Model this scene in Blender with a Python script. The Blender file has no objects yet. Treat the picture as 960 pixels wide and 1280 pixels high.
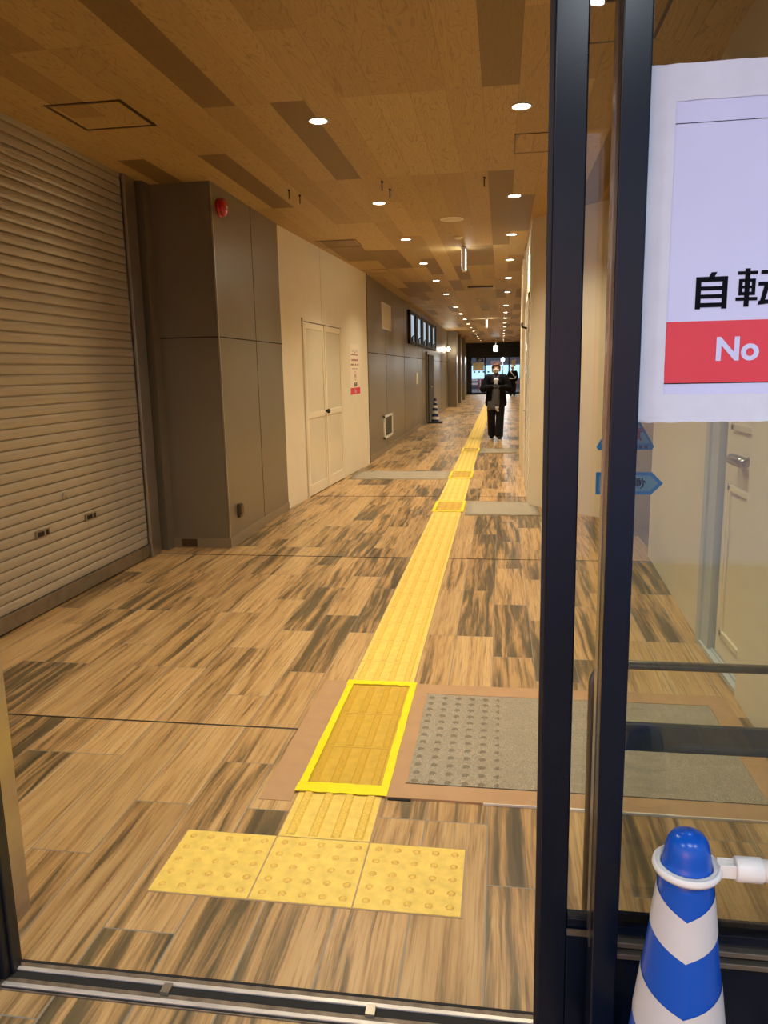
import bpy, bmesh, math, random
from mathutils import Matrix, Vector
random.seed(7)
PI = math.pi
sc = bpy.context.scene
C = sc.collection

# ------------------------------------------------------------------ materials
def s2l(c):
    return tuple(((v/255)/12.92 if v/255 <= .04045 else ((v/255+.055)/1.055)**2.4) for v in c)+(1,)

def mat(name, col, rough=.5, metal=0, spec=.5, emit=None, estr=0, alpha=1, noise=0, nscale=8, bump=0, bscale=60, coat=0):
    m = bpy.data.materials.new(name); m.use_nodes = True
    nt = m.node_tree; b = nt.nodes['Principled BSDF']
    c = col if len(col) == 4 else tuple(col)+(1,)
    b.inputs['Base Color'].default_value = c
    b.inputs['Roughness'].default_value = rough
    b.inputs['Metallic'].default_value = metal
    b.inputs['Specular IOR Level'].default_value = spec
    b.inputs['Alpha'].default_value = alpha
    b.inputs['Coat Weight'].default_value = coat
    if emit is not None:
        b.inputs['Emission Color'].default_value = tuple(emit)[:3]+(1,)
        b.inputs['Emission Strength'].default_value = estr
    if noise or bump:
        tc = nt.nodes.new('ShaderNodeTexCoord')
        n = nt.nodes.new('ShaderNodeTexNoise'); n.inputs['Scale'].default_value = nscale; n.inputs['Detail'].default_value = 5
        nt.links.new(tc.outputs['Object'], n.inputs['Vector'])
        if noise:
            mr = nt.nodes.new('ShaderNodeMapRange')
            mr.inputs['From Min'].default_value = .3; mr.inputs['From Max'].default_value = .7
            mr.inputs['To Min'].default_value = 1-noise; mr.inputs['To Max'].default_value = 1+noise
            nt.links.new(n.outputs['Fac'], mr.inputs['Value'])
            mx = nt.nodes.new('ShaderNodeVectorMath'); mx.operation = 'SCALE'
            mx.inputs[0].default_value = c[:3]
            nt.links.new(mr.outputs[0], mx.inputs['Scale'])
            nt.links.new(mx.outputs[0], b.inputs['Base Color'])
        if bump:
            n2 = nt.nodes.new('ShaderNodeTexNoise'); n2.inputs['Scale'].default_value = bscale; n2.inputs['Detail'].default_value = 4
            nt.links.new(tc.outputs['Object'], n2.inputs['Vector'])
            bp = nt.nodes.new('ShaderNodeBump'); bp.inputs['Strength'].default_value = bump; bp.inputs['Distance'].default_value = .005
            nt.links.new(n2.outputs['Fac'], bp.inputs['Height']); nt.links.new(bp.outputs[0], b.inputs['Normal'])
    return m

class NG:
    """tiny helper to write node maths"""
    def __init__(s, m): s.nt = m.node_tree
    def n(s, t): return s.nt.nodes.new(t)
    def set(s, sock, v):
        if isinstance(v, (int, float)): sock.default_value = v
        elif isinstance(v, tuple): sock.default_value = v
        else: s.nt.links.new(v, sock)
    def m(s, op, a, b=0, c=0):
        x = s.n('ShaderNodeMath'); x.operation = op
        s.set(x.inputs[0], a); s.set(x.inputs[1], b); s.set(x.inputs[2], c)
        return x.outputs[0]
    def xyz(s, a, b, c=0):
        x = s.n('ShaderNodeCombineXYZ'); s.set(x.inputs[0], a); s.set(x.inputs[1], b); s.set(x.inputs[2], c); return x.outputs[0]
    def white(s, v):
        x = s.n('ShaderNodeTexWhiteNoise'); x.noise_dimensions = '3D'; s.set(x.inputs['Vector'], v); return x.outputs['Value']
    def noise(s, v, scale=1, detail=4, dist=0, rough=.5):
        x = s.n('ShaderNodeTexNoise'); s.set(x.inputs['Vector'], v); x.inputs['Scale'].default_value = scale
        x.inputs['Detail'].default_value = detail; x.inputs['Distortion'].default_value = dist; x.inputs['Roughness'].default_value = rough
        return x.outputs['Fac']
    def ramp(s, v, stops):
        x = s.n('ShaderNodeValToRGB'); s.set(x.inputs[0], v); e = x.color_ramp.elements
        e[0].position, e[0].color = stops[0][0], tuple(stops[0][1])[:3]+(1,)
        e[1].position, e[1].color = stops[-1][0], tuple(stops[-1][1])[:3]+(1,)
        for p, c in stops[1:-1]:
            k = e.new(p); k.color = tuple(c)[:3]+(1,)
        return x.outputs[0]
    def mix(s, f, a, b, mode='MIX'):
        x = s.n('ShaderNodeMix'); x.data_type = 'RGBA'; x.blend_type = mode
        s.set(x.inputs[0], f); s.set(x.inputs[6], a); s.set(x.inputs[7], b); return x.outputs[2]
    def mr(s, v, a, b, c, d):
        x = s.n('ShaderNodeMapRange'); s.set(x.inputs[0], v)
        for k, q in enumerate((a, b, c, d)): x.inputs[k+1].default_value = q
        return x.outputs[0]

def plank_grid(g, x0, w, y0, L, thirds):
    tc = g.n('ShaderNodeNewGeometry'); sp = g.n('ShaderNodeSeparateXYZ')
    g.set(sp.inputs[0], tc.outputs['Position'])
    X, Y = sp.outputs[0], sp.outputs[1]
    u = g.m('DIVIDE', g.m('SUBTRACT', X, x0), w)
    i = g.m('FLOOR', u); fu = g.m('SUBTRACT', u, i)
    off = 0.0
    v = g.m('DIVIDE', g.m('SUBTRACT', Y, y0), L)
    if not thirds:
        v = g.m('ADD', v, g.m('DIVIDE', g.m('FLOOR', g.m('MULTIPLY', g.white(g.xyz(i, 5.3, 2.7)), 1.999)), 2.0))
    if thirds:
        off = g.m('DIVIDE', g.m('FLOOR', g.m('MULTIPLY', g.white(g.xyz(i, 3.3, 1.7)), 2.999)), 3.0)
        v = g.m('ADD', v, off)
    j = g.m('FLOOR', v); fv = g.m('SUBTRACT', v, j)
    return X, Y, fu, fv, i, j

def floor_material():
    m = mat('wood_look_floor_tile', (.4, .25, .1), .38); g = NG(m); b = g.nt.nodes['Principled BSDF']
    X, Y, fu, fv, i, j = plank_grid(g, -.032, .2045, 2.29, .9, True)
    r1 = g.white(g.xyz(i, j, .5)); r2 = g.white(g.xyz(i, j, 7.5)); r3 = g.white(g.xyz(i, j, 13.1))
    # long streaks along Y, their own in every plank
    wob = g.m('MULTIPLY', g.m('SUBTRACT', g.noise(g.xyz(g.m('MULTIPLY', X, 3), g.m('MULTIPLY', Y, 1.6), g.m('MULTIPLY', r1, 40)), 1, 3), .5), 1.3)
    sv = g.xyz(g.m('ADD', g.m('MULTIPLY', X, 25), wob), g.m('MULTIPLY', Y, 1.15), g.m('MULTIPLY', r1, 60))
    st = g.noise(sv, 1, 7, .5, .64)
    lo = g.noise(g.xyz(g.m('MULTIPLY', X, 8), g.m('MULTIPLY', Y, .9), g.m('MULTIPLY', r1, 33)), 1, 3, .4)
    st = g.m('ADD', g.m('MULTIPLY', st, .76), g.m('MULTIPLY', lo, .24))
    st = g.m('ADD', st, g.mr(r2, 0, 1, -.10, .075))
    base = g.ramp(st, [(.30, s2l((204, 168, 114))), (.46, s2l((188, 148, 95))), (.515, s2l((160, 124, 78))), (.57, s2l((108, 90, 59))), (.66, s2l((76, 65, 44)))])
    fine = g.noise(g.xyz(g.m('MULTIPLY', X, 120), g.m('MULTIPLY', Y, 3.5), g.m('MULTIPLY', r3, 30)), 1, 4, .3, .6)
    col = g.mix(g.mr(fine, .50, .70, 0, .6), base, s2l((105, 78, 48)))
    tone = g.mr(r3, 0, 1, .88, 1.08)
    sc_ = g.n('ShaderNodeVectorMath'); sc_.operation = 'SCALE'; g.set(sc_.inputs[0], col); g.set(sc_.inputs['Scale'], tone)
    # joints
    du = g.m('MULTIPLY', g.m('MINIMUM', fu, g.m('SUBTRACT', 1, fu)), .2045)
    dv = g.m('MULTIPLY', g.m('MINIMUM', fv, g.m('SUBTRACT', 1, fv)), .9)
    gr = g.m('LESS_THAN', g.m('MINIMUM', du, dv), .0020)
    col = g.mix(gr, sc_.outputs[0], s2l((134, 126, 112)))
    g.set(b.inputs['Base Color'], col)
    g.set(b.inputs['Roughness'], g.mr(fine, .3, .7, .30, .42))
    bp = g.n('ShaderNodeBump'); bp.inputs['Strength'].default_value = .25; bp.inputs['Distance'].default_value = .002
    g.set(bp.inputs['Height'], g.m('SUBTRACT', g.m('MULTIPLY', fine, .4), gr)); g.set(b.inputs['Normal'], bp.outputs[0])
    return m

def ceiling_material():
    m = mat('wood_panel_ceiling', (.4, .25, .1), .5); g = NG(m); b = g.nt.nodes['Principled BSDF']
    X, Y, fu, fv, i, j = plank_grid(g, -.113, .199, 3.615, 1.812, False)
    r1 = g.white(g.xyz(i, j, .5)); r2 = g.white(g.xyz(i, j, 9.5))
    ang = g.m('SUBTRACT', fu, g.mr(r2, 0, 1, .35, .65))
    rings = g.noise(g.xyz(g.m('MULTIPLY', X, 9), g.m('MULTIPLY', Y, 1.3), g.m('MULTIPLY', r1, 70)), 1, 2, .6)
    w = g.m('FRACT', g.m('MULTIPLY', rings, 17))
    line = g.mr(g.m('ABSOLUTE', g.m('SUBTRACT', w, .5)), .36, .5, 0, 1)
    fine = g.noise(g.xyz(g.m('MULTIPLY', X, 150), g.m('MULTIPLY', Y, 5), g.m('MULTIPLY', r2, 30)), 1, 3, .2)
    tone = g.ramp(r1, [(0, s2l((176, 144, 88))), (.3, s2l((198, 166, 107))), (.62, s2l((174, 142, 86))), (.76, s2l((170, 138, 84))), (.79, s2l((136, 107, 62))), (1, s2l((124, 96, 54)))])
    col = g.mix(g.m('MULTIPLY', line, .42), tone, s2l((112, 80, 44)))
    col = g.mix(g.mr(fine, .5, .75, 0, .25), col, s2l((112, 82, 46)))
    du = g.m('MULTIPLY', g.m('MINIMUM', fu, g.m('SUBTRACT', 1, fu)), .2)
    dv = g.m('MULTIPLY', g.m('MINIMUM', fv, g.m('SUBTRACT', 1, fv)), 1.812)
    gr = g.m('LESS_THAN', g.m('MINIMUM', du, dv), .0009)
    col = g.mix(g.m('MULTIPLY', gr, .7), col, s2l((90, 60, 32)))
    g.set(b.inputs['Base Color'], col)
    return m

def carpet_material():
    m = mat('grey_speckled_carpet', (.3, .25, .2), .95, spec=.1); g = NG(m); b = g.nt.nodes['Principled BSDF']
    tc = g.n('ShaderNodeTexCoord')
    n = g.noise(tc.outputs['Object'], 420, 2, 0, .7); n2 = g.noise(tc.outputs['Object'], 7, 3)
    c = g.ramp(n, [(.3, s2l((112, 101, 84))), (.5, s2l((158, 145, 124))), (.68, s2l((206, 194, 170)))])
    c = g.mix(g.mr(n2, .35, .7, 0, .25), c, s2l((140, 128, 108)))
    g.set(b.inputs['Base Color'], c)
    bp = g.n('ShaderNodeBump'); bp.inputs['Strength'].default_value = .6; bp.inputs['Distance'].default_value = .002
    g.set(bp.inputs['Height'], n); g.set(b.inputs['Normal'], bp.outputs[0])
    return m

def glass_material(name, tint, ior=1.5):
    m = bpy.data.materials.new(name); m.use_nodes = True; nt = m.node_tree
    nt.nodes.remove(nt.nodes['Principled BSDF']); out = nt.nodes['Material Output']
    t = nt.nodes.new('ShaderNodeBsdfTransparent'); t.inputs[0].default_value = tint+(1,)
    gl = nt.nodes.new('ShaderNodeBsdfGlossy'); gl.inputs['Roughness'].default_value = .01
    fr = nt.nodes.new('ShaderNodeFresnel'); fr.inputs[0].default_value = ior
    mx = nt.nodes.new('ShaderNodeMixShader')
    nt.links.new(fr.outputs[0], mx.inputs[0]); nt.links.new(t.outputs[0], mx.inputs[1]); nt.links.new(gl.outputs[0], mx.inputs[2])
    nt.links.new(mx.outputs[0], out.inputs[0])
    return m

M = {}
M['floor'] = floor_material(); M['ceiling'] = ceiling_material(); M['carpet'] = carpet_material()
M['carpet_dirt'] = mat('trodden_carpet', s2l((130, 119, 100)), .95, spec=.1, noise=.25, nscale=200)
M['glass'] = glass_material('clear_glass', (.93, .95, .94))
M['glass2'] = glass_material('clear_glass_fixed', (.90, .93, .91))
M['grey_panel'] = mat('grey_wall_panel', s2l((130, 119, 99)), .34, metal=.35, noise=.03, nscale=3)
M['grey_dark'] = mat('dark_grey_panel', s2l((120, 110, 92)), .4, metal=.3, noise=.03, nscale=3)
M['joint'] = mat('dark_joint', s2l((52, 42, 30)), .8)
M['cream'] = mat('cream_board', s2l((228, 214, 184)), .5, noise=.02, nscale=4)
M['cream_gloss'] = mat('cream_gloss', s2l((226, 214, 184)), .16, noise=.02, nscale=4)
M['skirting'] = mat('metal_skirting', s2l((150, 134, 108)), .35, metal=.35)
M['steel'] = mat('brushed_steel', s2l((186, 178, 164)), .28, metal=.9, noise=.05, nscale=20)
M['steel_dull'] = mat('dull_steel', s2l((142, 132, 116)), .42, metal=.8, noise=.12, nscale=14)
M['track'] = mat('dirty_track_metal', s2l((118, 102, 84)), .5, metal=.3, noise=.35, nscale=30)
M['gap'] = mat('dark_recess', s2l((22, 18, 14)), .8)
M['shutter'] = mat('shutter_slats', s2l((176, 164, 144)), .24, metal=.35, noise=.03, nscale=3)
M['blackmetal'] = mat('black_anodised_frame', s2l((11, 20, 35)), .25, spec=.3, noise=.1, nscale=10)
M['blackframe'] = mat('black_painted_frame', s2l((22, 21, 22)), .5)
M['midpanel'] = mat('blue_grey_metal_band', s2l((70, 80, 94)), .3, metal=.7)
M['lightgrey'] = mat('light_grey_frame', s2l((188, 192, 190)), .4)
M['railsteel'] = mat('worn_bright_rail', s2l((214, 208, 198)), .3, metal=.5, noise=.15, nscale=12)
M['postpaper'] = mat('cream_poster_paper', s2l((236, 222, 196)), .55)
M['alu'] = mat('aluminium_edge', s2l((150, 145, 140)), .25, metal=.9)
M['yellow'] = mat('yellow_tactile_tile', s2l((232, 197, 92)), .5, noise=.12, nscale=28)
M['yellow_worn'] = mat('worn_yellow_stud', s2l((224, 186, 78)), .55, noise=.16, nscale=110)
M['stud_rim'] = mat('worn_stud_rim', s2l((214, 168, 78)), .6, noise=.25, nscale=160)
M['film'] = mat('ochre_protective_film', s2l((214, 174, 36)), .25, alpha=.38, noise=.25, nscale=60)
M['ytape'] = mat('bright_yellow_tape', s2l((250, 226, 10)), .35, noise=.05, nscale=30)
M['btape'] = mat('brown_floor_tape', s2l((180, 140, 98)), .5, noise=.05, nscale=16)
M['ptape'] = mat('pale_mat_edge', s2l((170, 140, 104)), .6)
M['white'] = mat('white_plastic', s2l((236, 230, 218)), .38)
M['paper'] = mat('white_paper', s2l((206, 214, 246)), .55, noise=.03, nscale=6)
M['wtape'] = mat('white_cloth_tape', s2l((212, 220, 232)), .5, noise=.04, nscale=22, bump=.35, bscale=18)
M['red'] = mat('red_print', s2l((222, 62, 76)), .5, noise=.02, nscale=9)
M['ink'] = mat('black_print', s2l((8, 10, 20)), .7, spec=.1)
M['blue'] = mat('blue_cone_plastic', s2l((5, 82, 182)), .28)
M['bluedark'] = mat('dark_blue_plastic', s2l((22, 44, 84)), .4)
M['reflect'] = mat('white_reflective_tape', s2l((214, 208, 200)), .35, noise=.03, nscale=20)
M['rubber'] = mat('black_rubber', s2l((28, 28, 30)), .6)
M['stickblue'] = mat('blue_sticker', s2l((24, 130, 196)), .4)
M['sticklight'] = mat('pale_blue_sticker', s2l((132, 190, 214)), .4, alpha=.75)
M['stickred'] = mat('red_sticker_print', s2l((150, 24, 40)), .5)
M['alarm'] = mat('red_alarm_plastic', s2l((196, 14, 24)), .2, coat=.5)
M['bronze'] = mat('bronze_cover', s2l((96, 78, 56)), .35, metal=.6)
M['beige'] = mat('beige_cover', s2l((222, 208, 176)), .4)
M['lens'] = mat('lit_downlight_lens', (1, 1, 1), .4, emit=(1, .88, .68), estr=28)
M['signlit'] = mat('lit_sign_face', (1, 1, 1), .4, emit=(.9, .98, 1), estr=11)
M['exitgreen'] = mat('lit_green_sign', s2l((20, 150, 90)), .4, emit=(.1, .8, .45), estr=2.0)
M['bulb'] = mat('lit_wall_lamp', (1, 1, 1), .4, emit=(1, .9, .66), estr=30)
M['daywin'] = mat('lit_window_beyond', (.6, .7, .8), .5, emit=(.42, .60, .78), estr=.75)
M['skin'] = mat('skin', s2l((216, 168, 136)), .5)
M['hair'] = mat('brown_hair', s2l((104, 62, 34)), .5, noise=.2, nscale=60)
M['mask'] = mat('white_mask', s2l((238, 232, 220)), .7)
M['jacket'] = mat('black_jacket', s2l((10, 10, 14)), .8, spec=.2, noise=.2, nscale=20)
M['shirt'] = mat('white_shirt', s2l((226, 226, 236)), .7)
M['apron'] = mat('grey_cloth', s2l((98, 98, 104)), .8, noise=.1, nscale=20)
M['trousers'] = mat('dark_grey_trousers', s2l((32, 32, 38)), .85, spec=.2, noise=.15, nscale=20)
M['scarf'] = mat('dark_scarf', s2l((60, 52, 66)), .8)
M['eye'] = mat('dark_eye', s2l((20, 14, 12)), .3)
M['glove'] = mat('dark_grey_glove', s2l((66, 66, 72)), .7)
M['navy'] = mat('navy_uniform', s2l((10, 12, 22)), .8, spec=.2)
M['asphalt'] = mat('asphalt', s2l((70, 70, 72)), .9, noise=.2, nscale=10)
M['shoplit'] = mat('lit_blue_shop_front', s2l((120, 180, 220)), .6, emit=(.50, .78, .95), estr=1.3)
M['facade'] = mat('dark_street_facade', s2l((44, 48, 58)), .7)
M['redbar'] = mat('red_barrier', s2l((206, 40, 44)), .5)
M['conc'] = mat('grey_concrete_wall', s2l((150, 146, 138)), .8, noise=.08, nscale=5)

# ------------------------------------------------------------------ mesh helpers
def NB(): return bmesh.new()
def box(b, x0, x1, y0, y1, z0, z1, mi=0):
    v = [b.verts.new((x, y, z)) for z in (z0, z1) for y in (y0, y1) for x in (x0, x1)]
    for f in ((0, 2, 3, 1), (4, 5, 7, 6), (0, 1, 5, 4), (2, 6, 7, 3), (0, 4, 6, 2), (1, 3, 7, 5)):
        fc = b.faces.new([v[i] for i in f]); fc.material_index = mi
    return b
def lathe(b, prof, cx=0, cy=0, n=32, mi=0, smooth=True):
    rings = []
    for r, z in prof:
        if r < 1e-6: rings.append([b.verts.new((cx, cy, z))])
        else: rings.append([b.verts.new((cx+r*math.cos(2*PI*k/n), cy+r*math.sin(2*PI*k/n), z)) for k in range(n)])
    for a, c in zip(rings, rings[1:]):
        for k in range(n):
            l = (k+1) % n
            if len(a) == 1 and len(c) == 1: continue
            if len(a) == 1: f = b.faces.new((a[0], c[k], c[l]))
            elif len(c) == 1: f = b.faces.new((a[k], a[l], c[0]))
            else: f = b.faces.new((a[k], a[l], c[l], c[k]))
            f.smooth = smooth; f.material_index = mi
    return b
def tube(b, pts, r, n=12, cap=True):
    pts = [Vector(p) for p in pts]; rs = r if isinstance(r, (list, tuple)) else [r]*len(pts)
    rings = []; up = None
    for k, p in enumerate(pts):
        d = (pts[min(k+1, len(pts)-1)]-pts[max(k-1, 0)]).normalized()
        if up is None:
            up = Vector((0, 0, 1)) if abs(d.z) < .9 else Vector((1, 0, 0))
        s = d.cross(up).normalized(); up = s.cross(d).normalized()
        rings.append([b.verts.new(p+rs[k]*(math.cos(2*PI*j/n)*s+math.sin(2*PI*j/n)*up)) for j in range(n)])
    for a, c in zip(rings, rings[1:]):
        for j in range(n):
            f = b.faces.new((a[j], a[(j+1) % n], c[(j+1) % n], c[j])); f.smooth = True
    if cap: b.faces.new(rings[0]); b.faces.new(rings[-1])
    return b
def prism(b, poly, z0, z1, mi=0):
    lo = [b.verts.new((x, y, z0)) for x, y in poly]; hi = [b.verts.new((x, y, z1)) for x, y in poly]
    b.faces.new(lo[::-1]).material_index = mi; b.faces.new(hi).material_index = mi
    for k in range(len(poly)):
        l = (k+1) % len(poly); b.faces.new((lo[k], lo[l], hi[l], hi[k])).material_index = mi
    return b
def ball(b, c, r, seg=16):
    rr = r if isinstance(r, (list, tuple)) else (r, r, r)
    mt = Matrix.Translation(c) @ Matrix.Diagonal((rr[0], rr[1], rr[2], 1))
    q = bmesh.ops.create_uvsphere(b, u_segments=seg, v_segments=max(8, seg//2), radius=1, matrix=mt)
    for v in q['verts']:
        for f in v.link_faces: f.smooth = True
    return b

def obj(name, b, m, parent=None, xf=None, bevel=0):
    if xf is not None: bmesh.ops.transform(b, matrix=xf, verts=b.verts)
    if parent is not None:
        o = parent; off = Vector()
        while o is not None: off += o.location; o = o.parent
        bmesh.ops.translate(b, vec=-off, verts=b.verts)
    bmesh.ops.recalc_face_normals(b, faces=b.faces)
    me = bpy.data.meshes.new(name); b.to_mesh(me); b.free()
    for q in (m if isinstance(m, list) else [m]): me.materials.append(q)
    o = bpy.data.objects.new(name, me); C.objects.link(o); o.parent = parent
    if bevel:
        k = o.modifiers.new('bevel', 'BEVEL'); k.width = bevel; k.segments = 2; k.limit_method = 'ANGLE'
    return o
def thing(name, label, cat, loc=(0, 0, 0), group=None):
    o = bpy.data.objects.new(name, None); C.objects.link(o); o.location = loc
    o.empty_display_size = .1
    o['label'] = label; o['category'] = cat
    if group: o['group'] = group
    return o
def tag(o, label, cat, group=None):
    o['label'] = label; o['category'] = cat
    if group: o['group'] = group
    return o
def struct(name, b, m, parent=None, xf=None, bevel=0):
    o = obj(name, b, m, parent, xf, bevel)
    if parent is None: o['kind'] = 'structure'
    return o
def B(*a): return box(NB(), *a)
def kids(o): return [c for c in bpy.data.objects if c.parent == o]
def copy_tree(o, parent=None):
    c = o.copy(); C.objects.link(c); c.parent = parent
    for ch in kids(o): copy_tree(ch, c)
    return c
def text_bm(s, size, extrude=.0005, bold=0.0, align='CENTER'):
    cu = bpy.data.curves.new('lettering', 'FONT'); cu.body = s; cu.size = size; cu.extrude = extrude; cu.offset = bold
    cu.align_x = align; cu.align_y = 'BOTTOM_BASELINE'; cu.resolution_u = 4
    o = bpy.data.objects.new('lettering', cu); C.objects.link(o)
    dg = bpy.context.evaluated_depsgraph_get(); me = bpy.data.meshes.new_from_object(o.evaluated_get(dg))
    bpy.data.objects.remove(o); bpy.data.curves.remove(cu)
    b = NB(); b.from_mesh(me); bpy.data.meshes.remove(me); return b
def frame_xf(o, t, n):
    """local (along, up, out) -> world"""
    t = Vector(t).normalized(); n = Vector(n).normalized(); o = Vector(o)
    return Matrix(((t.x, 0, n.x, o.x), (t.y, 0, n.y, o.y), (0, 1, 0, o.z), (0, 0, 0, 1)))
def wbox(b, s0, s1, z0, z1, d0, d1): return box(b, s0, s1, z0, z1, d0, d1)   # in (along, up, out)

H = 2.97
# ------------------------------------------------------------------ shell
struct('floor', B(-4, 3.2, -3, 46.1, -.1, 0), M['floor'])
struct('ceiling', B(-3.2, 2.6, 1.56, 46.1, H, H+.1), M['ceiling'])
XR = 1.22
# left walls
b = NB(); box(b, -3.2, -2.80, 1.72, 2.1, 0, H); box(b, -3.1, -3.0, 2.1, 6.12, 0, H)
struct('wall_left', b, M['grey_dark'])
PIL = struct('wall_left_pillar', B(-3.1, -2.284, 6.12, 7.96, 0, H), M['grey_panel'])
b = NB(); e = .0015
box(b, -2.9, -2.284+e, 6.12-e, 7.96, 1.765, 1.775); box(b, -2.29, -2.284+e, 7.095, 7.103, .09, H)
struct('trim_1', b, M['joint'], PIL)
b = NB(); box(b, -2.85, -2.276, 6.112, 7.96, 0, .085)
struct('baseboard_left', b, M['skirting'])
struct('trim_2', B(-2.29, -2.278, 6.112, 6.125, .085, H), M['steel'])
struct('trim_3', B(-3.0, -2.79, 5.99, 6.12, 0, H), M['grey_dark'])
FARL = struct('wall_left_far', B(-3.1, -2.10, 12.17, 31.0, 0, H), M['grey_panel'])
b = NB()
for y in (14.2, 16.9, 19.7, 20.9, 24.6, 27.4):
    box(b, -2.12, -2.0985, y-.004, y+.004, .1, H)
box(b, -2.12, -2.0985, 12.2, 31, 1.76, 1.772)
struct('trim_4', b, M['joint'], FARL)
struct('baseboard_left_far', B(-2.11, -2.088, 12.2, 31.0, 0, .10), M['skirting'])
b = NB(); box(b, -3.1, -1.76, 31.0, 32.0, 0, H); box(b, -3.1, -2.0, 32, 34.3, 0, H); box(b, -3.1, -1.76, 34.3, 34.9, 0, H)
box(b, -3.1, -2.0, 34.9, 38, 0, H); box(b, -3.1, -1.76, 38, 38.6, 0, H); box(b, -3.1, -2.0, 38.6, 46.1, 0, H)
struct('wall_left_end', b, M['grey_panel'])
# white hoarding, slightly skewed
hd = Vector((.201, 4.21, 0)).normalized(); hn = Vector((hd.y, -hd.x, 0))
HX = frame_xf((-2.293, 7.96, 0), hd, hn)          # (along, up, out)
b = NB(); wbox(b, -.004, 4.215, 0, H, -.5, 0)
HO = struct('wall_left_hoarding', b, M['cream'], xf=HX)
b = NB(); wbox(b, 1.60, 1.604, 2.1, H, -.001, .0012); struct('trim_5', b, M['ptape'], HO, HX)
b = NB(); wbox(b, 4.19, 4.222, 0, H, -.06, .004); struct('trim_6', b, M['joint'], xf=HX)
# double door in hoarding : along .77 .. 2.45
b = NB(); wbox(b, .74, .775, 0, 2.08, -.01, .02); wbox(b, 2.46, 2.495, 0, 2.08, -.01, .02); wbox(b, .74, 2.495, 2.05, 2.085, -.01, .02)
D1 = struct('door_1', b, M['cream'], xf=HX)
b = NB(); wbox(b, .775, 2.46, 0.0, 2.05, .0006, .0025); obj('door_gap', b, M['joint'], D1, HX)
for k, (a, c) in enumerate(((.785, 1.60), (1.625, 2.452))):
    b = NB()
    wbox(b, a, a+.06, .012, 2.04, .0025, .020); wbox(b, c-.06, c, .012, 2.04, .0025, .020)
    wbox(b, a+.06, c-.06, .012, .14, .0025, .020); wbox(b, a+.06, c-.06, .93, 1.0, .0025, .020); wbox(b, a+.06, c-.06, 1.97, 2.04, .0025, .020)
    lf = obj('door_leaf', b, M['cream'], D1, HX, bevel=.003)
    b = NB(); wbox(b, a+.06, c-.06, .14, .93, .0025, .011); wbox(b, a+.06, c-.06, 1.0, 1.97, .0025, .011)
    obj('door_panel', b, M['cream_gloss'], lf, HX)
b = NB(); lathe(b, [(0, .08), (.022, .078), (.03, .062), (.026, .046), (.012, .04), (.012, .018), (.03, .016), (.03, .01)], 1.575, 0, 20)
xx = HX @ Matrix.Translation((0, .985, 0)); obj('door_knob', b, M['rubber'], D1, xx)

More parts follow.
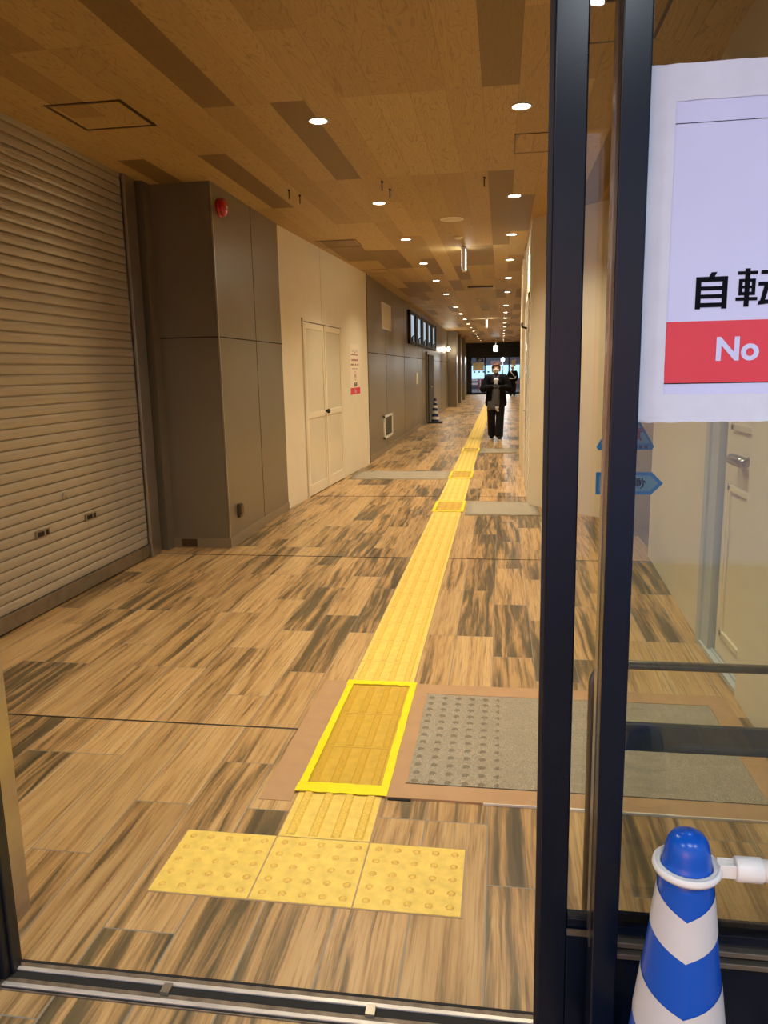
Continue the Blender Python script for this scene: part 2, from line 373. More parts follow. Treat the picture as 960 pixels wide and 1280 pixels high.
def no_bike_poster(xf, a, z0, w, h, name, label):
    t = thing(name, label, 'poster')
    b = NB(); wbox(b, a, a+w, z0, z0+h, .0005, .0022); obj('paper', b, M['postpaper'], t, xf)
    cx = a+w/2
    # bottom band
    b = NB(); wbox(b, a+.02*w, a+.98*w, z0+.02*h, z0+.15*h, .0022, .0030); obj('red_band', b, M['red'], t, xf)
    tb = text_bm('No', .11*h, .0004, .0015); obj('lettering', tb, M['paper'], t, xf @ Matrix.Translation((cx, z0+.045*h, .0034)))
    tb = text_bm('自転車', .095*h, .0004, .002); obj('lettering', tb, M['ink'], t, xf @ Matrix.Translation((cx, z0+.175*h, .0028)))
    # ring with a bicycle
    cz = z0+.385*h; r = .095*h; b = NB()
    def ring(b, cx, cz, r0, r1, n=28):
        vs = [[b.verts.new((cx+rr*math.cos(2*PI*k/n), cz+rr*math.sin(2*PI*k/n), .003)) for k in range(n)] for rr in (r0, r1)]
        for k in range(n): b.faces.new((vs[0][k], vs[0][(k+1) % n], vs[1][(k+1) % n], vs[1][k]))
    ring(b, cx, cz, r*.86, r)
    c, s = math.cos(-PI/4), math.sin(-PI/4); q = [(-r*.9, -.06*r), (r*.9, -.06*r), (r*.9, .06*r), (-r*.9, .06*r)]
    b.faces.new([b.verts.new((cx+x*c-y*s, cz+x*s+y*c, .0032)) for x, y in q]); obj('prohibition_ring', b, M['red'], t, xf)
    b = NB(); ring(b, cx-.4*r, cz-.2*r, .20*r, .27*r, 16); ring(b, cx+.4*r, cz-.2*r, .20*r, .27*r, 16)
    def ln(x0, y0, x1, y1, w=.035*r):
        d = Vector((x1-x0, y1-y0)).normalized(); p = Vector((-d.y, d.x))*w
        b.faces.new([b.verts.new((cx+r*x+sx*p.x, cz+r*y+sx*p.y, .0031)) for x, y, sx in ((x0, y0, 1), (x1, y1, 1), (x1, y1, -1), (x0, y0, -1))])
    for L in ((-.4, -.2, -.12, .22), (-.12, .22, .3, .22), (-.12, .22, 0, -.2), (0, -.2, .3, .22), (.4, -.2, .26, .36), (-.4, -.2, 0, -.2), (.2, .38, .32, .36), (-.22, .3, -.04, .3)): ln(*L)
    obj('bicycle_symbol', b, M['ink'], t, xf)
    # lines of small printed text
    b = NB()
    for zz, ww, th in ((.52, .62, .012), (.60, .80, .035), (.69, .66, .035), (.79, .78, .022)):
        n = 12
        for k in range(n):
            if random.random() < .85:
                wbox(b, cx-w*ww/2+k*w*ww/n, cx-w*ww/2+(k+.75)*w*ww/n, z0+h*(zz-th/2), z0+h*(zz+th/2), .0022, .0028)
    obj('small_print', b, M['stickred'], t, xf)
    b = NB()
    for k, (px, rr) in enumerate(((-.22, .07), (0, .1), (.22, .07))):
        for j in range(6):
            a0 = PI+PI*j/6; a1 = PI+PI*(j+1)/6
            vv = [b.verts.new((cx+px*w+q*w*math.cos(an), z0+.90*h+q*w*math.sin(an), .0026)) for an, q in ((a0, rr), (a1, rr), (a1, rr*.75), (a0, rr*.75))]
            b.faces.new(vv)
    obj('curved_mark', b, M['grey_dark'], t, xf)
    return t
no_bike_poster(HX, 3.00, 1.125, .62, .74, 'notice_poster', 'tall white notice poster with red bottom band on cream wall right of double door')

# right side walls
dd = Vector((.646, -.671, 0)).normalized(); dn = Vector((dd.y, -dd.x, 0))
if dn.y > 0: dn = -dn
DX = frame_xf((.307, 8.318, 0), dd, dn)
b = NB(); prism(b, [(.307, 12.1), (.307, 8.318), (XR, 7.37), (XR, 3.9), (1.6, 3.9), (1.6, 12.1)], 0, H)
WR = struct('wall_right', b, [M['cream']])
b = NB(); prism(b, [(XR-.004, 7.37), (XR-.004, 6.04), (XR, 6.04), (XR, 7.375)], 0, H); struct('trim_7', b, M['grey_panel'], WR)
struct('baseboard_right', B(XR-.016, XR-.004, 6.06, 7.36, 0, .09), M['skirting'])
b = NB(); wbox(b, .60, .604, 0, H, 0, .0015); struct('trim_8', b, M['beige'], xf=DX)
struct('wall_right_far', B(1.15, 1.6, 12.1, 46.1, 0, H), M['cream'])
b = NB(); prism(b, [(1.147, 6.05), (1.065, 4.15), (XR+.02, 4.15), (XR+.02, 6.05)], 0, H)
struct('wall_right_hoarding', b, M['cream'])
struct('trim_9', B(1.145, 1.160, 6.04, 6.052, 0, H), M['white'])
b = NB(); prism(b, [(1.040, 3.40), (1.000, 1.60), (1.5, 1.60), (1.5, 3.40)], 0, H)
struct('wall_right_near', b, M['cream'])
struct('wall_right_back', B(1.05, 1.5, 3.40, 4.15, 2.2, H), M['cream'])
b = NB(); box(b, 1.050, 1.10, 4.09, 4.155, 0, 2.2); box(b, 1.062, 1.11, 3.955, 4.09, 0, 2.2)
D2 = struct('door_2', b, M['lightgrey'])
obj('door_gap', B(1.10, 1.2, 3.92, 3.956, 0, 2.2), M['gap'], D2)
b = NB(); box(b, 1.09, 1.125, 3.38, 3.92, .03, 2.2)
lf = obj('door_leaf', b, M['cream'], D2)
b = NB()
for z0, z1 in ((.14, .90), (1.16, 2.1)):
    box(b, 1.078, 1.092, 3.41, 3.425, z0, z1); box(b, 1.078, 1.092, 3.80, 3.83, z0, z1)
    box(b, 1.078, 1.092, 3.41, 3.83, z0, z0+.03); box(b, 1.078, 1.092, 3.41, 3.83, z1-.03, z1)
obj('door_moulding', b, M['cream_gloss'], lf, bevel=.004)
b = NB(); tube(b, [(1.09, 3.58, 1.04), (1.045, 3.58, 1.04)], .014); tube(b, [(1.052, 3.69, 1.04), (1.042, 3.66, 1.04), (1.042, 3.52, 1.04), (1.05, 3.48, 1.04)], [.015, .025, .025, .018], 16)
obj('door_handle', b, M['steel'], D2)
b = NB(); box(b, 1.05, 1.12, 3.38, 4.1, 0, .02); box(b, 1.075, 1.085, 3.38, 3.95, .02, .03); struct('trim_10', b, M['lightgrey'])
# bright door in the narrow right wall
b = NB(); box(b, .292, .306, 8.95, 9.02, 0, 2.3); box(b, .292, .306, 9.98, 10.05, 0, 2.3); box(b, .292, .306, 8.95, 10.05, 2.24, 2.3)
D3 = struct('door_3', b, M['white'])
obj('door_leaf', B(.298, .3065, 9.02, 9.98, .01, 2.24), M['cream_gloss'], D3)
b = NB(); tube(b, [(.30, 9.45, 1.93), (.24, 9.45, 1.95), (.235, 9.30, 1.98)], .012); obj('door_closer', b, M['rubber'], D3)
obj('door_handle', tube(NB(), [(.30, 9.15, .98), (.262, 9.15, .98), (.262, 9.25, .98)], .008), M['steel'], D3)
b = NB()
for y in (10.55, 11.3, 12.0): box(b, .285, .308, y, y+.08, 0, H)
struct('trim_11', b, M['cream'])
struct('trim_12', B(.296, .3065, 8.40, 8.44, 0, H), M['white'])
no_bike_poster(DX, .34, 1.52, .31, .56, 'notice_poster', 'white no-bicycles poster on angled cream wall seen through the sliding door')

# floor joints
b = NB()
for y in (2.885, 5.87, 8.87, 14.9, 20.9, 26.9, 32.9): box(b, -2.85, 1.16, y-.005, y+.005, -.001, .0012)
struct('trim_13', b, M['joint'])

# ------------------------------------------------------------------ shutter
sh = thing('roller_shutter', 'beige roller shutter of narrow horizontal slats filling the left side', 'shutter', (-2.85, 4, 0))
P = .0628; b = NB(); prof = []
z = .11
while z < H-.02:
    prof += [(.001, z), (.005, z+.004), (.0072, z+.016), (.0078, z+.028), (.0068, z+.031), (.0078, z+.034), (.0070, z+.046), (.0045, z+.056), (.001, z+.0585), (-.007, z+.0595), (-.007, z+.0622)]
    z += P
v0 = [b.verts.new((-2.855+d, 2.1, zz)) for d, zz in prof]; v1 = [b.verts.new((-2.855+d, 5.74, zz)) for d, zz in prof]
for k in range(len(prof)-1): b.faces.new((v0[k], v0[k+1], v1[k+1], v1[k]))
obj('slat_curtain', b, M['shutter'], sh)
b = NB(); box(b, -2.875, -2.838, 2.1, 5.74, .012, .108); box(b, -2.84, -2.834, 2.1, 5.74, .085, .108); obj('bottom_bar', b, M['steel_dull'], sh, bevel=.002)
for y0, y1 in ((5.72, 5.93), (2.02, 2.14)):
    b = NB(); box(b, -2.90, -2.875, y0+.02, y1, 0, H); box(b, -2.875, -2.825, y0+.035, y1, 0, H); box(b, -2.838, -2.815, y0+.02, y0+.055, 0, H); obj('guide_rail', b, M['steel'], sh, bevel=.002)
for y in (4.32, 4.90):
    b = NB(); box(b, -2.850, -2.839, y-.075, y+.075, .482, .53); hp = obj('lift_handle', b, M['steel_dull'], sh, bevel=.002)
    b = NB(); box(b, -2.8395, -2.8375, y-.055, y+.01, .492, .52); box(b, -2.8395, -2.8375, y+.03, y+.06, .490, .522); obj('finger_slot', b, M['gap'], hp)
b = NB(); lathe(b, [(0, .012), (.018, .012), (.022, .006), (.022, 0)], 0, 0, 18)
obj('lock', b, M['steel'], sh, frame_xf((-2.85, 4.60, .70), (0, 1, 0), (1, 0, 0)))

# ------------------------------------------------------------------ wall fittings
a = thing('alarm_bell', 'round red fire alarm light high on the grey pillar', 'alarm', (-2.284, 6.28, 2.80))
ax = frame_xf((-2.284, 6.29, 2.80), (0, 1, 0), (1, 0, 0))
obj('base_ring', lathe(NB(), [(0, 0), (.075, 0), (.075, .02), (.06, .028)], 0, 0, 28), M['alarm'], a, ax)
obj('dome', lathe(NB(), [(.066, .02), (.070, .036), (.066, .052), (.05, .064), (.025, .069), (0, .07)], 0, 0, 28), M['alarm'], a, ax)
obj('speaker_grille', lathe(NB(), [(.018, .068), (.016, .0715), (0, .073)], 0, 0, 16), M['beige'], a, ax)
a = thing('outlet_box', 'small dark bronze outlet cover low on the grey pillar', 'outlet', (-2.284, 6.36, .29))
obj('housing', B(-2.284, -2.255, 6.32, 6.40, .225, .345), M['bronze'], a, bevel=.006)
obj('flip_lid', B(-2.256, -2.246, 6.327, 6.393, .25, .338), M['bronze'], a, bevel=.003)
a = obj('floor_socket_plate', B(-2.72, -2.58, 6.106, 6.112, .012, .078), M['bronze'], bevel=.001)
tag(a, 'dark plate set in the skirting of the grey pillar front', 'plate')
a = thing('inspection_panel', 'cream square cover panel high on far grey wall', 'panel', (-2.1, 14.2, 2.44))
obj('cover', B(-2.10, -2.085, 13.75, 14.75, 2.24, 2.64), M['beige'], a, bevel=.004)
obj('rim', box(box(box(box(NB(), -2.1, -2.078, 13.71, 13.75, 2.21, 2.67), -2.1, -2.078, 14.75, 14.79, 2.21, 2.67), -2.1, -2.078, 13.75, 14.75, 2.64, 2.67), -2.1, -2.078, 13.75, 14.75, 2.21, 2.24), M['white'], a)
a = thing('air_vent', 'white louvred air vent low on far grey wall', 'vent', (-2.1, 14.2, .45))
b = NB(); y0, y1, z0, z1 = 13.7, 14.78, .25, .67
box(b, -2.1, -2.075, y0, y0+.09, z0, z1); box(b, -2.1, -2.075, y1-.09, y1, z0, z1); box(b, -2.1, -2.075, y0, y1, z1-.04, z1); box(b, -2.1, -2.075, y0, y1, z0, z0+.04)
obj('vent_frame', b, M['white'], a)
obj('vent_backing', B(-2.099, -2.096, y0+.05, y1-.05, z0+.02, z1-.02), M['gap'], a)
b = NB()
for k in range(9): box(b, -2.096, -2.080, y0+.09, y1-.09, z0+.055+k*.036, z0+.073+k*.036)
obj('louvres', b, M['steel_dull'], a)
a = obj('intercom_plate', B(-2.10, -2.085, 19.2, 19.6, 1.13, 1.41), M['beige'], bevel=.005); tag(a, 'pale slim switch plate on far grey wall left of dark door', 'switch plate')
# transom window
b = NB(); y0, y1, z0, z1 = 17.6, 24.8, 2.07, 2.82
box(b, -2.10, -2.05, y0, y1, z0, z0+.07); box(b, -2.10, -2.05, y0, y1, z1-.07, z1)
n = 5; seg = (y1-y0)/n
for k in range(n+1): box(b, -2.10, -2.04, y0+k*seg-.2 if k else y0, y0+k*seg+.2 if k < n else y1, z0, z1)
W1 = struct('window_1', b, M['blackframe'])
for k in range(n):
    obj('window_pane', B(-2.098, -2.09, y0+k*seg+.2, y0+(k+1)*seg-.2, z0+.07, z1-.07), M['daywin'], W1)
    b = NB(); yy = y0+(k+.5)*seg; box(b, -2.088, -2.06, yy-.3, yy+.1, z0+.07, z0+.16); tube(b, [(-2.07, yy-.1, z0+.16), (-2.02, yy+.1, z0+.24)], .015, 6); obj('window_catch', b, M['rubber'], W1)
# dark door
b = NB(); box(b, -2.10, -2.05, 21.7, 21.85, 0, 1.98); box(b, -2.10, -2.05, 23.45, 23.6, 0, 1.98); box(b, -2.10, -2.05, 21.7, 23.6, 1.9, 1.98)
D4 = struct('door_4', b, M['grey_panel'])
obj('door_leaf', B(-2.0985, -2.02, 21.85, 23.45, .01, 1.9), M['rubber'], D4)
obj('door_handle', tube(NB(), [(-2.02, 22.05, 1.0), (-1.96, 22.05, 1.0), (-1.96, 22.2, 1.0)], .02, 8), M['steel'], D4)
a = thing('wall_lamp', 'bright round lamp bracketed on far left wall', 'lamp', (-2.1, 29.7, 2.24))
obj('bracket', tube(NB(), [(-2.1, 29.7, 2.24), (-2.02, 29.7, 2.24)], .05, 12), M['white'], a)
obj('globe', ball(NB(), (-2.0, 29.7, 2.24), .075), M['bulb'], a)
a = obj('wall_camera', ball(B(-2.0, -1.9, 36, 36.12, 2.38, 2.44), (-1.86, 36.06, 2.38), (.07, .07, .08)), M['rubber']); tag(a, 'small black dome camera high on the far left wall', 'camera')

# ------------------------------------------------------------------ ceiling fittings
ys = [2.75, 4.88, 7.25, 9.25, 11.33, 13.53, 15.97, 19.23, 21.62, 24.0, 26.42, 28.87, 31.55, 34.15, 36.75, 39.3, 41.9, 44.5]
WARM = (1.0, .895, .70)
def spot(name, x, y, z, e, col=WARM, ang=124, blend=1.0, r=.05, parent=None):
    l = bpy.data.lights.new(name, 'SPOT'); l.energy = e; l.color = col; l.spot_size = math.radians(ang); l.spot_blend = blend; l.shadow_soft_size = r
    o = bpy.data.objects.new(name, l); C.objects.link(o); o.location = (x, y, z); o.parent = parent
    return o
def make_downlight():
    t = thing('downlight', '', 'light', (0, 0, H))
    obj('trim_ring', lathe(NB(), [(.052, H-.0005), (.064, H-.001), (.062, H-.006), (.052, H-.004), (.050, H-.0005)], 0, 0, 28), M['white'], t)
    obj('lens', lathe(NB(), [(0, H-.003), (.051, H-.003), (.051, H-.0005)], 0, 0, 28), M['lens'], t)
    return t
DL = make_downlight(); first = True
ordn = ['nearest', 'second', 'third', 'fourth', 'fifth', 'sixth', 'seventh', 'eighth', 'ninth', 'tenth', 'eleventh', 'twelfth', 'thirteenth', 'fourteenth', 'fifteenth', 'sixteenth', 'seventeenth', 'last']
for side, x in (('left', -1.11), ('right', .105)):
    for k, y in enumerate(ys):
        if k and (k > 0):
            t = DL if first else copy_tree(DL); first = False
            t.location = (x, y, H)
            t['label'] = 'lit recessed downlight, %s one along the %s row of ceiling lights' % (ordn[k-1] if k < len(ys)-1 else 'farthest', side)
            t['group'] = 'ceiling downlights along the corridor'
        else:
            t = copy_tree(DL); t.location = (x, y, H)
            t['label'] = 'lit recessed downlight above the entrance threshold in the %s row' % side; t['group'] = 'ceiling downlights along the corridor'
        spot('downlight_beam', x, y, H-.02, 150)

def hatch(x0, x1, y0, y1, name, label, w=.022):
    t = thing(name, label, 'ceiling hatch', ((x0+x1)/2, (y0+y1)/2, H), 'ceiling access hatches')
    b = NB(); box(b, x0, x1, y0, y0+w, H-.004, H); box(b, x0, x1, y1-w, y1, H-.004, H); box(b, x0, x0+w, y0+w, y1-w, H-.004, H); box(b, x1-w, x1, y0+w, y1-w, H-.004, H)
    obj('hatch_frame', b, M['bronze'], t)
    obj('hatch_cover', B(x0+w, x1-w, y0+w, y1-w, H-.0022, H+.001), M['ceiling_flat'], t)
M['ceiling_flat'] = M['ceiling']
def hatch2(*a, **k):
    # cover must keep the ceiling's own grain: build in world coordinates, no parent offset
    hatch(*a, **k)
hatch2(-2.55, -2.09, 4.29, 4.75, 'ceiling_hatch', 'square dark-framed ceiling hatch above the roller shutter')
hatch2(-2.15, -1.68, 9.1, 9.58, 'ceiling_hatch', 'ceiling hatch above cream double door, nearer of two', w=.012)
hatch2(-2.15, -1.70, 11.78, 12.22, 'ceiling_hatch', 'ceiling hatch beside end of cream wall, farther of two', w=.012)
hatch2(.075, .535, 5.42, 5.88, 'ceiling_hatch', 'ceiling hatch cut off by the black door stile', w=.012)
hatch2(.25, .70, 3.63, 4.06, 'ceiling_hatch', 'ceiling hatch seen through the glass above the taped sign', w=.016)
hatch2(-1.92, -1.45, 18.7, 19.2, 'ceiling_hatch', 'small far ceiling hatch before the dark transom window', w=.015)
a = thing('ceiling_speaker', 'round beige ceiling speaker between the two light rows', 'speaker', (-.506, 8.18, H))
obj('grille', lathe(NB(), [(0, H-.012), (.085, H-.011), (.10, H-.006), (.108, H)], -.506, 8.18, 32), M['beige'], a)
obj('rim', lathe(NB(), [(.10, H-.007), (.118, H-.006), (.122, H)], -.506, 8.18, 32), M['white'], a)
for x, y, lb in ((-.50, 9.25, 'small flat round smoke detector behind the ceiling speaker'), (-.5, 17.3, 'tiny far smoke detector on the ceiling centre line'), (-1.5, 17.1, 'tiny far detector near the left ceiling edge'), (-.45, 20.4, 'tiny smoke detector before the farther hanging sign')):
    a = obj('smoke_detector', lathe(NB(), [(0, H-.028), (.025, H-.028), (.04, H-.014), (.055, H-.008), (.055, H)], x, y, 24), M['beige']); tag(a, lb, 'detector', 'smoke detectors on the ceiling')
def hook(pts, label):
    b = NB()
    for x, y in pts:
        tube(b, [(x, y, H), (x, y, H-.075)], .0045, 8); tube(b, [(x, y, H-.012), (x+.012, y, H-.012)], .004, 6); box(b, x-.008, x+.008, y-.008, y+.008, H-.012, H-.004)
    return b
for pts, lb in (([(-1.76, 6.55)], 'leftmost short dark hanging bolt near left wall ceiling'), ([(-1.72, 6.75)], 'right bolt of the pair near left wall ceiling'), ([(-.96, 6.45)], 'left bolt of the pair above the left light row'), ([(-.935, 6.72)], 'right bolt of the pair above the left light row'), ([(-.145, 6.5)], 'single dark bolt hanging near ceiling centre')):
    a = obj('hanging_bolt', hook(pts, lb), M['rubber']); tag(a, lb, 'bolt', 'bolts hanging from the ceiling')
def blade_sign(x, y, label):
    t = thing('hanging_sign', label, 'hanging sign', (x, y, H), 'edge-on hanging lit signs')
    obj('mount', B(x-.03, x+.03, y-.06, y+.06, H-.02, H), M['white'], t)
    obj('sign_box', B(x-.022, x+.022, y-.13, y+.13, H-.275, H-.02), M['beige'], t, bevel=.004)
    for s in (-1, 1): obj('lit_face', B(x+s*.022-.001, x+s*.022+.001, y-.12, y+.12, H-.265, H-.03), M['signlit'], t)
blade_sign(-.476, 10.1, 'slim white lit sign hanging edge-on, nearer of two')
blade_sign(-.456, 24.0, 'slim white lit sign hanging edge-on, farther of two')
a = thing('ceiling_rail', 'long thin brass coloured bar fixed across the far ceiling', 'rail', (-.38, 14.6, H))
obj('bar', B(-.62, -.15, 14.57, 14.63, H-.035, H-.01), M['bronze'], a)
obj('end_bracket', B(-.16, -.13, 14.56, 14.64, H-.06, H), M['beige'], a)
ex = thing('exit_sign', 'green and white lit exit sign hanging before the far doors', 'exit sign', (-.27, 38, H))
obj('stem', tube(NB(), [(-.27, 38, H), (-.27, 38, 2.55)], .02, 8), M['white'], ex)
obj('sign_box', B(-.37, -.17, 37.96, 38.04, 2.30, 2.56), M['signlit'], ex)
b = NB(); box(b, -.35, -.30, 37.955, 37.96, 2.44, 2.54); box(b, -.35, -.33, 37.955, 37.96, 2.34, 2.44); tube(b, [(-.33, 37.957, 2.46), (-.26, 37.957, 2.42)], .012, 6); tube(b, [(-.34, 37.957, 2.36), (-.29, 37.957, 2.31)], .012, 6)
obj('running_figure', b, M['exitgreen'], ex)

# ------------------------------------------------------------------ tactile paving
def dot_tile(x, y):
    t = thing('tactile_paving_tile', '', 'paving tile', (x, y, 0))
    b = NB(); n = 99; st = .297/n
    def hh(u, v):
        d = min(math.hypot(u-(.031+i*.059), v-(.031+j*.059)) for i in (int(max(0, min(4, round((u-.031)/.059)))),) for j in (int(max(0, min(4, round((v-.031)/.059)))),))
        return (.0028 if d < .0075 else .0028*max(0, (.0125-d)/.005)), d
    G_ = [[b.verts.new((x+i*st, y+j*st, .003+hh(i*st, j*st)[0])) for j in range(n+1)] for i in range(n+1)]
    for i in range(n):
        for j in range(n):
            f = b.faces.new((G_[i][j], G_[i+1][j], G_[i+1][j+1], G_[i][j+1])); d = hh((i+.5)*st, (j+.5)*st)[1]
            f.material_index = 1 if d < .0075 else 2 if d < .0115 else 0
    edge = [G_[i][0] for i in range(n+1)]+[G_[n][j] for j in range(1, n+1)]+[G_[i][n] for i in range(n-1, -1, -1)]+[G_[0][j] for j in range(n-1, 0, -1)]
    lo = [b.verts.new((v.co.x, v.co.y, 0)) for v in edge]
    for k in range(len(edge)): b.faces.new((edge[k], edge[(k+1) % len(edge)], lo[(k+1) % len(edge)], lo[k]))
    obj('slab', b, [M['yellow'], M['yellow_worn'], M['stud_rim']], t)
    return t
T = dot_tile(-1.0009, 1.846)
T['label'] = 'yellow studded tactile tile, left of the three by the threshold'; T['group'] = 'studded tactile tiles'
for k, w in ((1, 'middle'), (2, 'right')):
    c = copy_tree(T); c.location = (-1.0009+.302*k, 1.846, 0); c['label'] = 'yellow studded tactile tile, %s of the three by the threshold' % w
def bar_tile(x, y):
    t = thing('tactile_guiding_tile', '', 'paving tile', (x, y, 0))
    obj('slab', B(x, x+.297, y, y+.297, -.002, .003), M['yellow'], t, bevel=.001)
    b = NB()
    for i in range(4):
        cx = x+.037+i*.0745; prof = [(-.016, .003), (-.011, .0075), (.011, .0075), (.016, .003)]
        e0 = [b.verts.new((cx+d, y+.006+(.004 if zz > .005 else 0), zz)) for d, zz in prof]; e1 = [b.verts.new((cx+d, y+.291-(.004 if zz > .005 else 0), zz)) for d, zz in prof]
        for k in range(3): b.faces.new((e0[k], e0[k+1], e1[k+1], e1[k]))
        b.faces.new(e0); b.faces.new(e1)
    obj('guide_bars', b, M['yellow_worn'], t)
    return t
T = bar_tile(-.699, 2.148); y = 2.148; k = 0
T['label'] = 'yellow ribbed tactile tile right behind the studded tiles'; T['group'] = 'ribbed tactile tiles along the corridor'
while y < 45.4:
    if k:
        c = copy_tree(T); c.location = (-.699, y, 0)
        if 2.4 < y < 3.35: c['label'] = 'yellow ribbed tactile tile under the taped film beside the near mat'
        elif y < 7.7: c['label'] = 'yellow ribbed tactile tile between near and second taped film'
        elif y < 16: c['label'] = 'yellow ribbed tactile tile between the second film and the walking person'
        else: c['label'] = 'far yellow ribbed tactile tile beyond the walking person'
    y += .302; k += 1
# grout bed under the strip and tiles
b = NB(); box(b, -.703, -.397, 2.146, 45.9, -.001, .0015); box(b, -1.005, -.092, 1.842, 2.147, -.001, .0015)
struct('trim_14', b, M['ptape'])

# protective films with yellow tape
def film(y0, y1, w, label, name='film_cover', dense=True):
    t = thing(name, label, 'floor film', (-.55, (y0+y1)/2, 0), 'taped films over the tactile strip')
    b = NB(); pr = [(-.700, .0045)]
    for i in range(4):
        cx = -.699+.037+i*.0745; pr += [(cx-.022, .0045), (cx-.013, .0084), (cx+.013, .0084), (cx+.022, .0045)]
    pr += [(-.396, .0045)]; n = 24; cols = []
    for k in range(n+1):
        cols.append([b.verts.new((x+random.uniform(-.0015, .0015), y0+(y1-y0)*k/n, z+random.uniform(0, .0007))) for x, z in pr])
    for k in range(n):
        for q in range(len(pr)-1): b.faces.new((cols[k][q], cols[k+1][q], cols[k+1][q+1], cols[k][q+1]))
    obj('film_sheet', b, M['film'], t)
    b = NB()
    def strip(x0, xa, ya, yb):
        n = 14; top = []; 
        horiz = (xa-x0) > (yb-ya)
        for k in range(n+1):
            f = k/n; j = random.uniform(-.003, .003)
            if horiz: top.append([(x0+(xa-x0)*f, ya+j), (x0+(xa-x0)*f, yb+random.uniform(-.002, .002))])
            else: top.append([(x0+j*.6, ya+(yb-ya)*f), (xa+random.uniform(-.001, .001), ya+(yb-ya)*f)])
        vs = [[b.verts.new((x, y, .0092+random.uniform(0, .0014))) for x, y in p] for p in top]
        for k in range(n): b.faces.new((vs[k][0], vs[k+1][0], vs[k+1][1], vs[k][1]))
        vs2 = [[b.verts.new((v.co.x, v.co.y, .0086)) for v in p] for p in vs]
        for k in range(n):
            for q in (0, 1): b.faces.new((vs[k][q], vs[k+1][q], vs2[k+1][q], vs2[k][q]))
    strip(-.712, -.712+w, y0, y1); strip(-.40-w+.016, -.384, y0+.004, y1+.01)
    strip(-.715, -.384, y0-.006, y0+w*1.5); strip(-.715, -.384, y1-w, y1+.012)
    if dense: strip(-.712, -.385, y0+w*1.2, y0+w*1.2+.02)
    obj('yellow_tape', b, M['ytape'], t)
    return t
film(2.412, 3.385, .03, 'ochre film edged in bright yellow tape beside the near grey mat')
film(7.87, 8.50, .03, 'yellow taped film patch on the strip beside the second mat', dense=False)
film(10.4, 11.1, .03, 'yellow taped film patch on the strip beside the far left mat', dense=False)
film(13.8, 14.5, .03, 'farthest yellow taped film patch on the strip before the person', dense=False)

# mats
def hfun(x, y, style):
    if style != 'near': return 0.0
    h = 0
    u = (x+.33); 
    if u < .34:
        cx = (u % .06)-.03; cy = ((y-2.49) % .06)-.03; d = math.hypot(cx, cy)
        if d < .016: h = .006*(1-(d/.016)**2)
    elif .36 < u < .95:
        cy = ((y-2.52) % .074)-.037
        if abs(cy) < .016: h = .0045*(1-(cy/.016)**2)
    return h
def mat_mesh(x0, x1, y0, y1, style, step=.01):
    b = NB(); nx = max(2, int((x1-x0)/step)); ny = max(2, int((y1-y0)/step))
    g = [[b.verts.new((x0+(x1-x0)*i/nx, y0+(y1-y0)*j/ny, .006+hfun(x0+(x1-x0)*i/nx, y0+(y1-y0)*j/ny, style))) for j in range(ny+1)] for i in range(nx+1)]
    for i in range(nx):
        for j in range(ny):
            f = b.faces.new((g[i][j], g[i+1][j], g[i+1][j+1], g[i][j+1])); f.smooth = True
            f.material_index = 1 if style == 'near' and hfun(x0+(x1-x0)*(i+.5)/nx, y0+(y1-y0)*(j+.5)/ny, style) > .0018 and x0+(x1-x0)*(i+.5)/nx < 0 else 0
    lo = {}
    def L(v):
        if v not in lo: lo[v] = b.verts.new((v.co.x, v.co.y, 0.0))
        return lo[v]
    edge = [g[i][0] for i in range(nx+1)]+[g[nx][j] for j in range(1, ny+1)]+[g[i][ny] for i in range(nx-1, -1, -1)]+[g[0][j] for j in range(ny-1, 0, -1)]
    for k in range(len(edge)):
        a_, c_ = edge[k], edge[(k+1) % len(edge)]; b.faces.new((a_, c_, L(c_), L(a_)))
    return b
a = obj('floor_mat', mat_mesh(-.335, .93, 2.495, 3.285, 'near', .006), [M['carpet'], M['carpet_dirt']]); tag(a, 'grey speckled mat framed by brown tape near the entrance', 'mat', 'grey mats beside the tactile strip')
a = obj('floor_mat', mat_mesh(-.36, .40, 7.70, 8.50, 'x', .1), M['carpet']); tag(a, 'pale grey mat before the angled wall on the right', 'mat', 'grey mats beside the tactile strip')
a = obj('floor_mat', mat_mesh(-2.09, -.72, 10.3, 11.15, 'x', .1), M['carpet']); tag(a, 'pale grey mat running from cream wall to the strip', 'mat', 'grey mats beside the tactile strip')
a = obj('floor_mat', mat_mesh(-.36, .29, 11.0, 11.9, 'x', .1) if 0 else mat_mesh(-.36, .29, 13.6, 14.4, 'x', .1), M['carpet']); tag(a, 'far grey mat on the floor before the walking person', 'mat', 'grey mats beside the tactile strip')
def tape(x0, x1, y0, y1, z, b):
    n = 20; hor = (x1-x0) > (y1-y0); rows = []
    for k in range(n+1):
        f = k/n; j1 = random.uniform(-.002, .002); j2 = random.uniform(-.002, .002)
        rows.append(((x0+(x1-x0)*f, y0+j1), (x0+(x1-x0)*f, y1+j2)) if hor else ((x0+j1, y0+(y1-y0)*f), (x1+j2, y0+(y1-y0)*f)))
    hi = [[b.verts.new((x, y, z)) for x, y in r] for r in rows]; lo = [[b.verts.new((x, y, 0)) for x, y in r] for r in rows]
    for k in range(n):
        b.faces.new((hi[k][0], hi[k+1][0], hi[k+1][1], hi[k][1]))
        for q in (0, 1): b.faces.new((hi[k][q], hi[k+1][q], lo[k+1][q], lo[k][q]))
    b.faces.new((hi[0][0], hi[0][1], lo[0][1], lo[0][0])); b.faces.new((hi[n][0], hi[n][1], lo[n][1], lo[n][0]))
